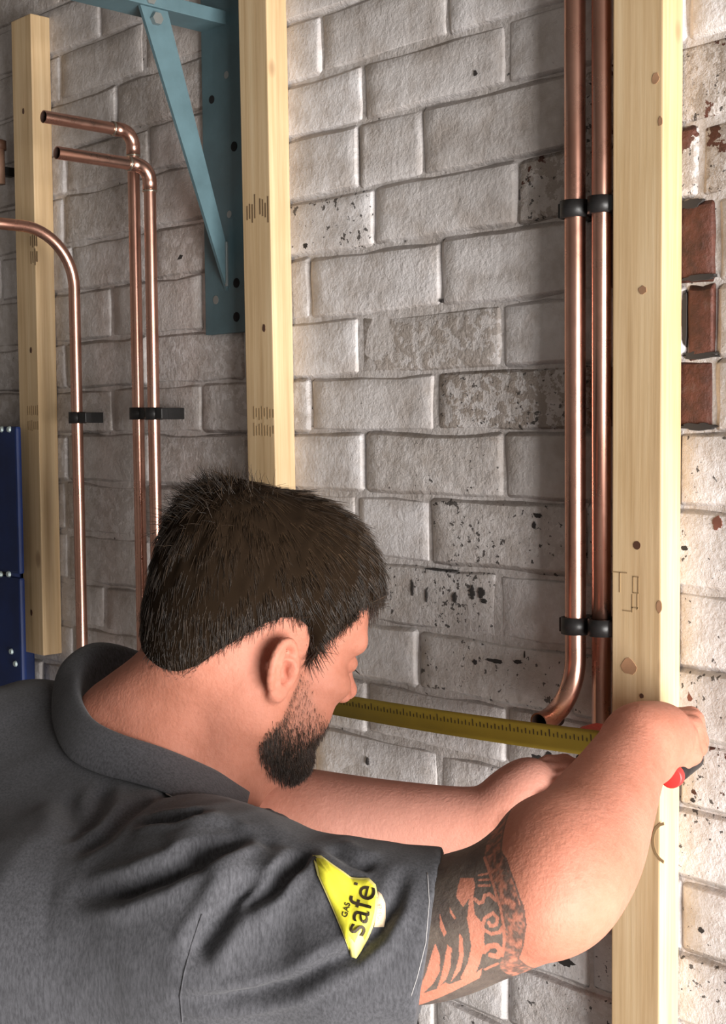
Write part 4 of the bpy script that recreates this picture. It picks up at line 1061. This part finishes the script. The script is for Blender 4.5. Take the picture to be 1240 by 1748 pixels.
def lerp_path(pts, m=8):
    out = []
    for a, b in zip(pts[:-1], pts[1:]): out += [(a[0] + (b[0] - a[0]) * t / m, a[1] + (b[1] - a[1]) * t / m) for t in range(m)]
    return out + [pts[-1]]
stitch('armhole_seam', lerp_path([(345, 1560), (328, 1610), (315, 1660), (308, 1700), (312, 1745)]), 0.0007, 0.0003, M_SHIRT)
stitch('cuff_stitch', lerp_path([(730, 1490), (733, 1540), (727, 1610), (712, 1670), (702, 1700)]), 0.0004, 0.0)
v, f = tube([W(p) for p in (cb[2:9] + outw[2:9] * 0.003)], 0.0006, 6); mesh('collar_edge', v, f, M_STITCH, shirt, True)
# ---- sleeve badge, laid onto the cloth
def drape(name, pts, mat, lift, parent, thick=0.0007, div=1):
    """polygon given by sight lines, laid on the sleeve with real thickness"""
    c = np.mean(pts, 0); ring = lerp_path(list(pts) + [pts[0]], 3)[:-1]; L0 = []
    for t in (1.0, 0.66, 0.33): L0.append([(c[0] + (x - c[0]) * t, c[1] + (y - c[1]) * t) for x, y in ring])
    vs = []; n = len(ring)
    for R_ in L0 + [[tuple(c)]]:
        for x, y in R_:
            p, nq = shoot(sbvh, x, y)
            if p is None: p = V(x, y, 1.0); nq = np.array([0, 0, -1.0])
            p = p * (1 - lift / np.linalg.norm(p)); vs.append(W(p))
    fs = []
    for r in range(2):
        for k in range(n): fs.append((r * n + k, r * n + (k + 1) % n, (r + 1) * n + (k + 1) % n, (r + 1) * n + k))
    for k in range(n): fs.append((2 * n + k, 2 * n + (k + 1) % n, 3 * n))
    o = mesh(name, vs, fs, mat, parent, True)
    md = o.modifiers.new('t', 'SOLIDIFY'); md.thickness = thick; md.offset = 0
    return o
z6 = lambda pts: [(500 + x / 6.2, 1430 + y / 6.2) for x, y in pts]
M_YEL = simple('yellow_badge', (0.86, 0.80, 0.055), 0.6, bump_scale=400, bump_s=0.1)
M_YEL2 = simple('yellow_badge_edge', (0.80, 0.70, 0.22), 0.7)
M_TAN = simple('tan_badge_strip', (0.55, 0.42, 0.28), 0.8, var=0.2)
M_LET = simple('badge_lettering', (0.045, 0.03, 0.012), 0.7)
BAD = [(222, 195), (310, 200), (430, 290), (540, 365), (620, 425), (700, 432), (800, 432), (870, 500), (895, 620), (880, 800), (845, 930), (790, 1060), (720, 1190), (670, 1265), (620, 1250), (580, 1140), (520, 980), (450, 810), (360, 600), (270, 400)]
badge = drape('sleeve_badge', z6([(x + (x - 600) * 0.03, y + (y - 730) * 0.02) for x, y in BAD]), M_YEL2, 0.0017, shirt); tag(badge, 'yellow triangular safety badge on the sleeve')
drape('badge_field', z6([(600 + (x - 600) * 0.94, 730 + (y - 730) * 0.955) for x, y in BAD]), M_YEL, 0.0024, badge)
drape('badge_strip', z6([(895, 560), (940, 600), (978, 690), (982, 850), (965, 945), (860, 945), (885, 800)]), M_TAN, 0.0014, badge)
def letters(txt, org, along, upv, size, mat, lift, squash=1.0):
    """real letter outlines; org, along, upv are sighted on the sleeve and each point laid on the cloth"""
    cu = bpy.data.curves.new('letters', 'FONT'); cu.body = txt; cu.size = 1.0; cu.resolution_u = 4
    t = bpy.data.objects.new('letters', cu); COL.objects.link(t)
    dg = bpy.context.evaluated_depsgraph_get(); me = bpy.data.meshes.new_from_object(t.evaluated_get(dg)); bpy.data.objects.remove(t)
    bm = bmesh.new(); bm.from_mesh(me); bmesh.ops.triangulate(bm, faces=bm.faces[:])
    for _ in range(2):
        es = [e for e in bm.edges if e.calc_length() > 0.12]
        if es: bmesh.ops.subdivide_edges(bm, edges=es, cuts=1)
    bm.to_mesh(me); bm.free()
    along = np.array(along, float); upv = np.array(upv, float)
    vs = []
    for v in me.vertices:
        x, y = np.array(org) + along * v.co.x * size * squash + upv * v.co.y * size
        p, nq = shoot(sbvh, x, y)
        if p is None: p = V(x, y, 1.0)
        vs.append(W(p * (1 - lift / np.linalg.norm(p))))
    fs = [tuple(f.vertices) for f in me.polygons]
    o = mesh('lettering', vs, fs, mat, badge); md = o.modifiers.new('t', 'SOLIDIFY'); md.thickness = 0.0004; md.offset = 0
    return o
al_ = np.array([0.25, -0.968]); ul_ = np.array([-0.968, -0.25])
letters('safe', (500 + 748 / 6.2, 1430 + 1060 / 6.2), al_, ul_, 58, M_LET, 0.0030, 1.0)
letters('GAS', (500 + 572 / 6.2, 1430 + 850 / 6.2), al_, ul_, 14, M_LET, 0.0030, 1.0)
drape('accent', z6([(655, 470), (690, 478), (685, 505), (650, 498)]), M_LET, 0.0030, badge, 0.0004)
letters('REGISTER', (500 + 935 / 6.2, 1430 + 930 / 6.2), np.array([0.02, -1.0]), np.array([-1.0, -0.02]), 9, simple('faded_lettering', (0.30, 0.19, 0.10), 0.8), 0.0016, 1.0)
# hem of the open collar front: dark button and placket edge
for (x, y, z) in ((408, 1318, 1.262), (416, 1326, 1.262)):
    p = V(x, y, z); v, f = tube([W(p), W(p + np.array([0.001, 0.0015, -0.003]))], 0.0045, 14); mesh('button', v, f, M_BLACK, shirt)

# ---- trousers and shoes, below the frame
hipw = to_world(V(-640, 1915, 1.28)); lat = VR * RB[0] + VF * RB[2]; lat[2] = 0; lat /= np.linalg.norm(lat); fwd = np.cross(np.array([0, 0, 1.0]), lat) * 1.0
if fwd @ (VR * 1.0) < 0: fwd = -fwd
Tr = Field((hipw[0] - 0.5, hipw[1] - 0.5, 0.02), (hipw[0] + 0.5, hipw[1] + 0.5, hipw[2] + 0.25), 0.009)
sp_up = to_world(T1) - hipw; sp_up /= np.linalg.norm(sp_up)
Tr.cone(hipw + sp_up * 0.06, 0.130, hipw - np.array([0, 0, 0.05]), 0.145, 0.03, flat=(lat, 1.25))
for s_ in (1, -1):
    hp = hipw + lat * 0.095 * s_ - np.array([0, 0, 0.08]); kn = hp + fwd * (0.10 if s_ > 0 else 0.02) + lat * 0.02 * s_; kn[2] = hipw[2] * 0.54; an = kn - fwd * 0.05; an[2] = 0.09
    Tr.chain([hp, kn, an], [0.098, 0.072, 0.058], 0.04)
    base = an.copy(); base[2] = 0.0
    Sh = Field(base + np.array([-0.25, -0.25, -0.002]), base + np.array([0.25, 0.25, 0.17]), 0.007)
    Sh.cone(base - fwd * 0.04 + np.array([0, 0, 0.045]), 0.042, base + fwd * 0.14 + np.array([0, 0, 0.036]), 0.036, 0.01, flat=(lat, 1.1)); Sh.cone(base + np.array([0, 0, 0.05]), 0.045, base + np.array([0, 0, 0.12]), 0.048, 0.02)
    Sh.D = np.maximum(Sh.D, (0.004 - Sh.ax[2])[None, None, :].astype(np.float32)); v, f = keep_largest(*Sh.surface()); v[:, 2] = np.maximum(v[:, 2] - 0.003, 0.0)
    fast_mesh('shoe', v - PB, f, simple('black_leather', (0.02, 0.017, 0.015), 0.5), person)
v, f = keep_largest(*Tr.surface()); v = relax(v, f, 1); fast_mesh('trousers', v - PB, f, M_TROUSER, person)

# ================================================================== tape measure and marker
def W0(P): return to_world(P)
M_TAPE = simple('yellow_tape_steel', (0.25, 0.175, 0.02), 0.45, var=0.12)
tl, tr_ = on_plane(440, 1176, -0.108), on_plane(1062, 1274, -0.104)
tm = empty('tape_measure', tuple(on_plane(1062, 1290, -0.094)), 'yellow tape measure pulled out level from behind the head to the right wrist', 'tape measure')
o_ = np.array(tm.location); n = 60; vs = []; fs = []
for i in range(n + 1):
    c = tl + (tr_ - tl) * i / n - np.array([0, 0, 0.004]) * math.sin(math.pi * i / n)
    for q in np.linspace(-1, 1, 7): vs.append(c + np.array([0, -0.0022 * (q * q) , 0.0128 * q]) - o_)
for i in range(n):
    for k in range(6): fs.append((i * 7 + k, i * 7 + k + 1, (i + 1) * 7 + k + 1, (i + 1) * 7 + k))
bl_ = mesh('blade', vs, fs, M_TAPE, tm, True); md = bl_.modifiers.new('t', 'SOLIDIFY'); md.thickness = 0.0005; md.offset = 0
# graduations printed along the upper edge and numbers' bars lower down
vs = []; fs = []; Lt = np.linalg.norm(tr_ - tl); cnt = int(Lt / 0.005)
for i in range(cnt):
    s_ = i * 0.005 / Lt; h_ = 0.0075 if i % 10 == 0 else (0.0055 if i % 2 == 0 else 0.0035)
    c = tl + (tr_ - tl) * s_ - np.array([0, 0, 0.004]) * math.sin(math.pi * s_) - o_; e = (tr_ - tl) / Lt * 0.0006; b = len(vs)
    for sg in (-1, 1):
        for z in (0.0005, 0.0005 + h_): vs.append(c + e * sg + np.array([0, -0.0022 * (z / .0128) ** 2 - 0.0006, z]))
    fs.append((b, b + 2, b + 3, b + 1))
mesh('graduations', vs, fs, simple('tape_print', (0.03, 0.02, 0.01), 0.6), bl_)
hk = box_obj('end_hook', tuple(tl + np.array([-0.003, -0.006, -0.012])), tuple(tl + np.array([0.001, 0.006, 0.012])), M_STEEL, tm, 0.0008)
ca = on_plane(1035, 1252, -0.075)
M_RED = simple('red_plastic', (0.42, 0.05, 0.035), 0.45)
box_obj('case', tuple(ca + np.array([-0.026, -0.014, -0.046])), tuple(ca + np.array([0.030, 0.018, 0.006])), M_RED, tm, 0.008)
box_obj('case_grip', tuple(ca + np.array([-0.0275, -0.0155, -0.040])), tuple(ca + np.array([0.0315, 0.0195, -0.022])), M_BLACK, tm, 0.006)
pa, pb_ = V(1147, 1326, 1.196), V(1186, 1296, 1.262)
mk = empty('marker_pen', tuple(W0(pa)), 'short black marker with a bright red end held in the right fist', 'marker')
o_ = W0(pa); dirp = pb_ - pa; dirp /= np.linalg.norm(dirp)
def seg(a, b): return [W0(pa + dirp * x) - o_ for x in (a, b)]
def rod(name, xs, rs, mat):
    v, f = tube([W0(pa + dirp * x) - o_ for x in xs], rs, 20); return mesh(name, v, f, mat, mk, True)
rod('barrel', [0.004, 0.03, 0.075, 0.085, 0.094], [.0088, .0092, .0090, .006, .0035], M_BLACK)
rod('end_plug', [-0.003, -0.0025, 0.006, 0.0085], [.0085, .0100, .0104, .0090], simple('bright_red_plastic', (0.68, 0.035, 0.03), 0.4))
rod('nib', [0.093, 0.100, 0.104], [.0028, .0022, .0010], M_KNOT)
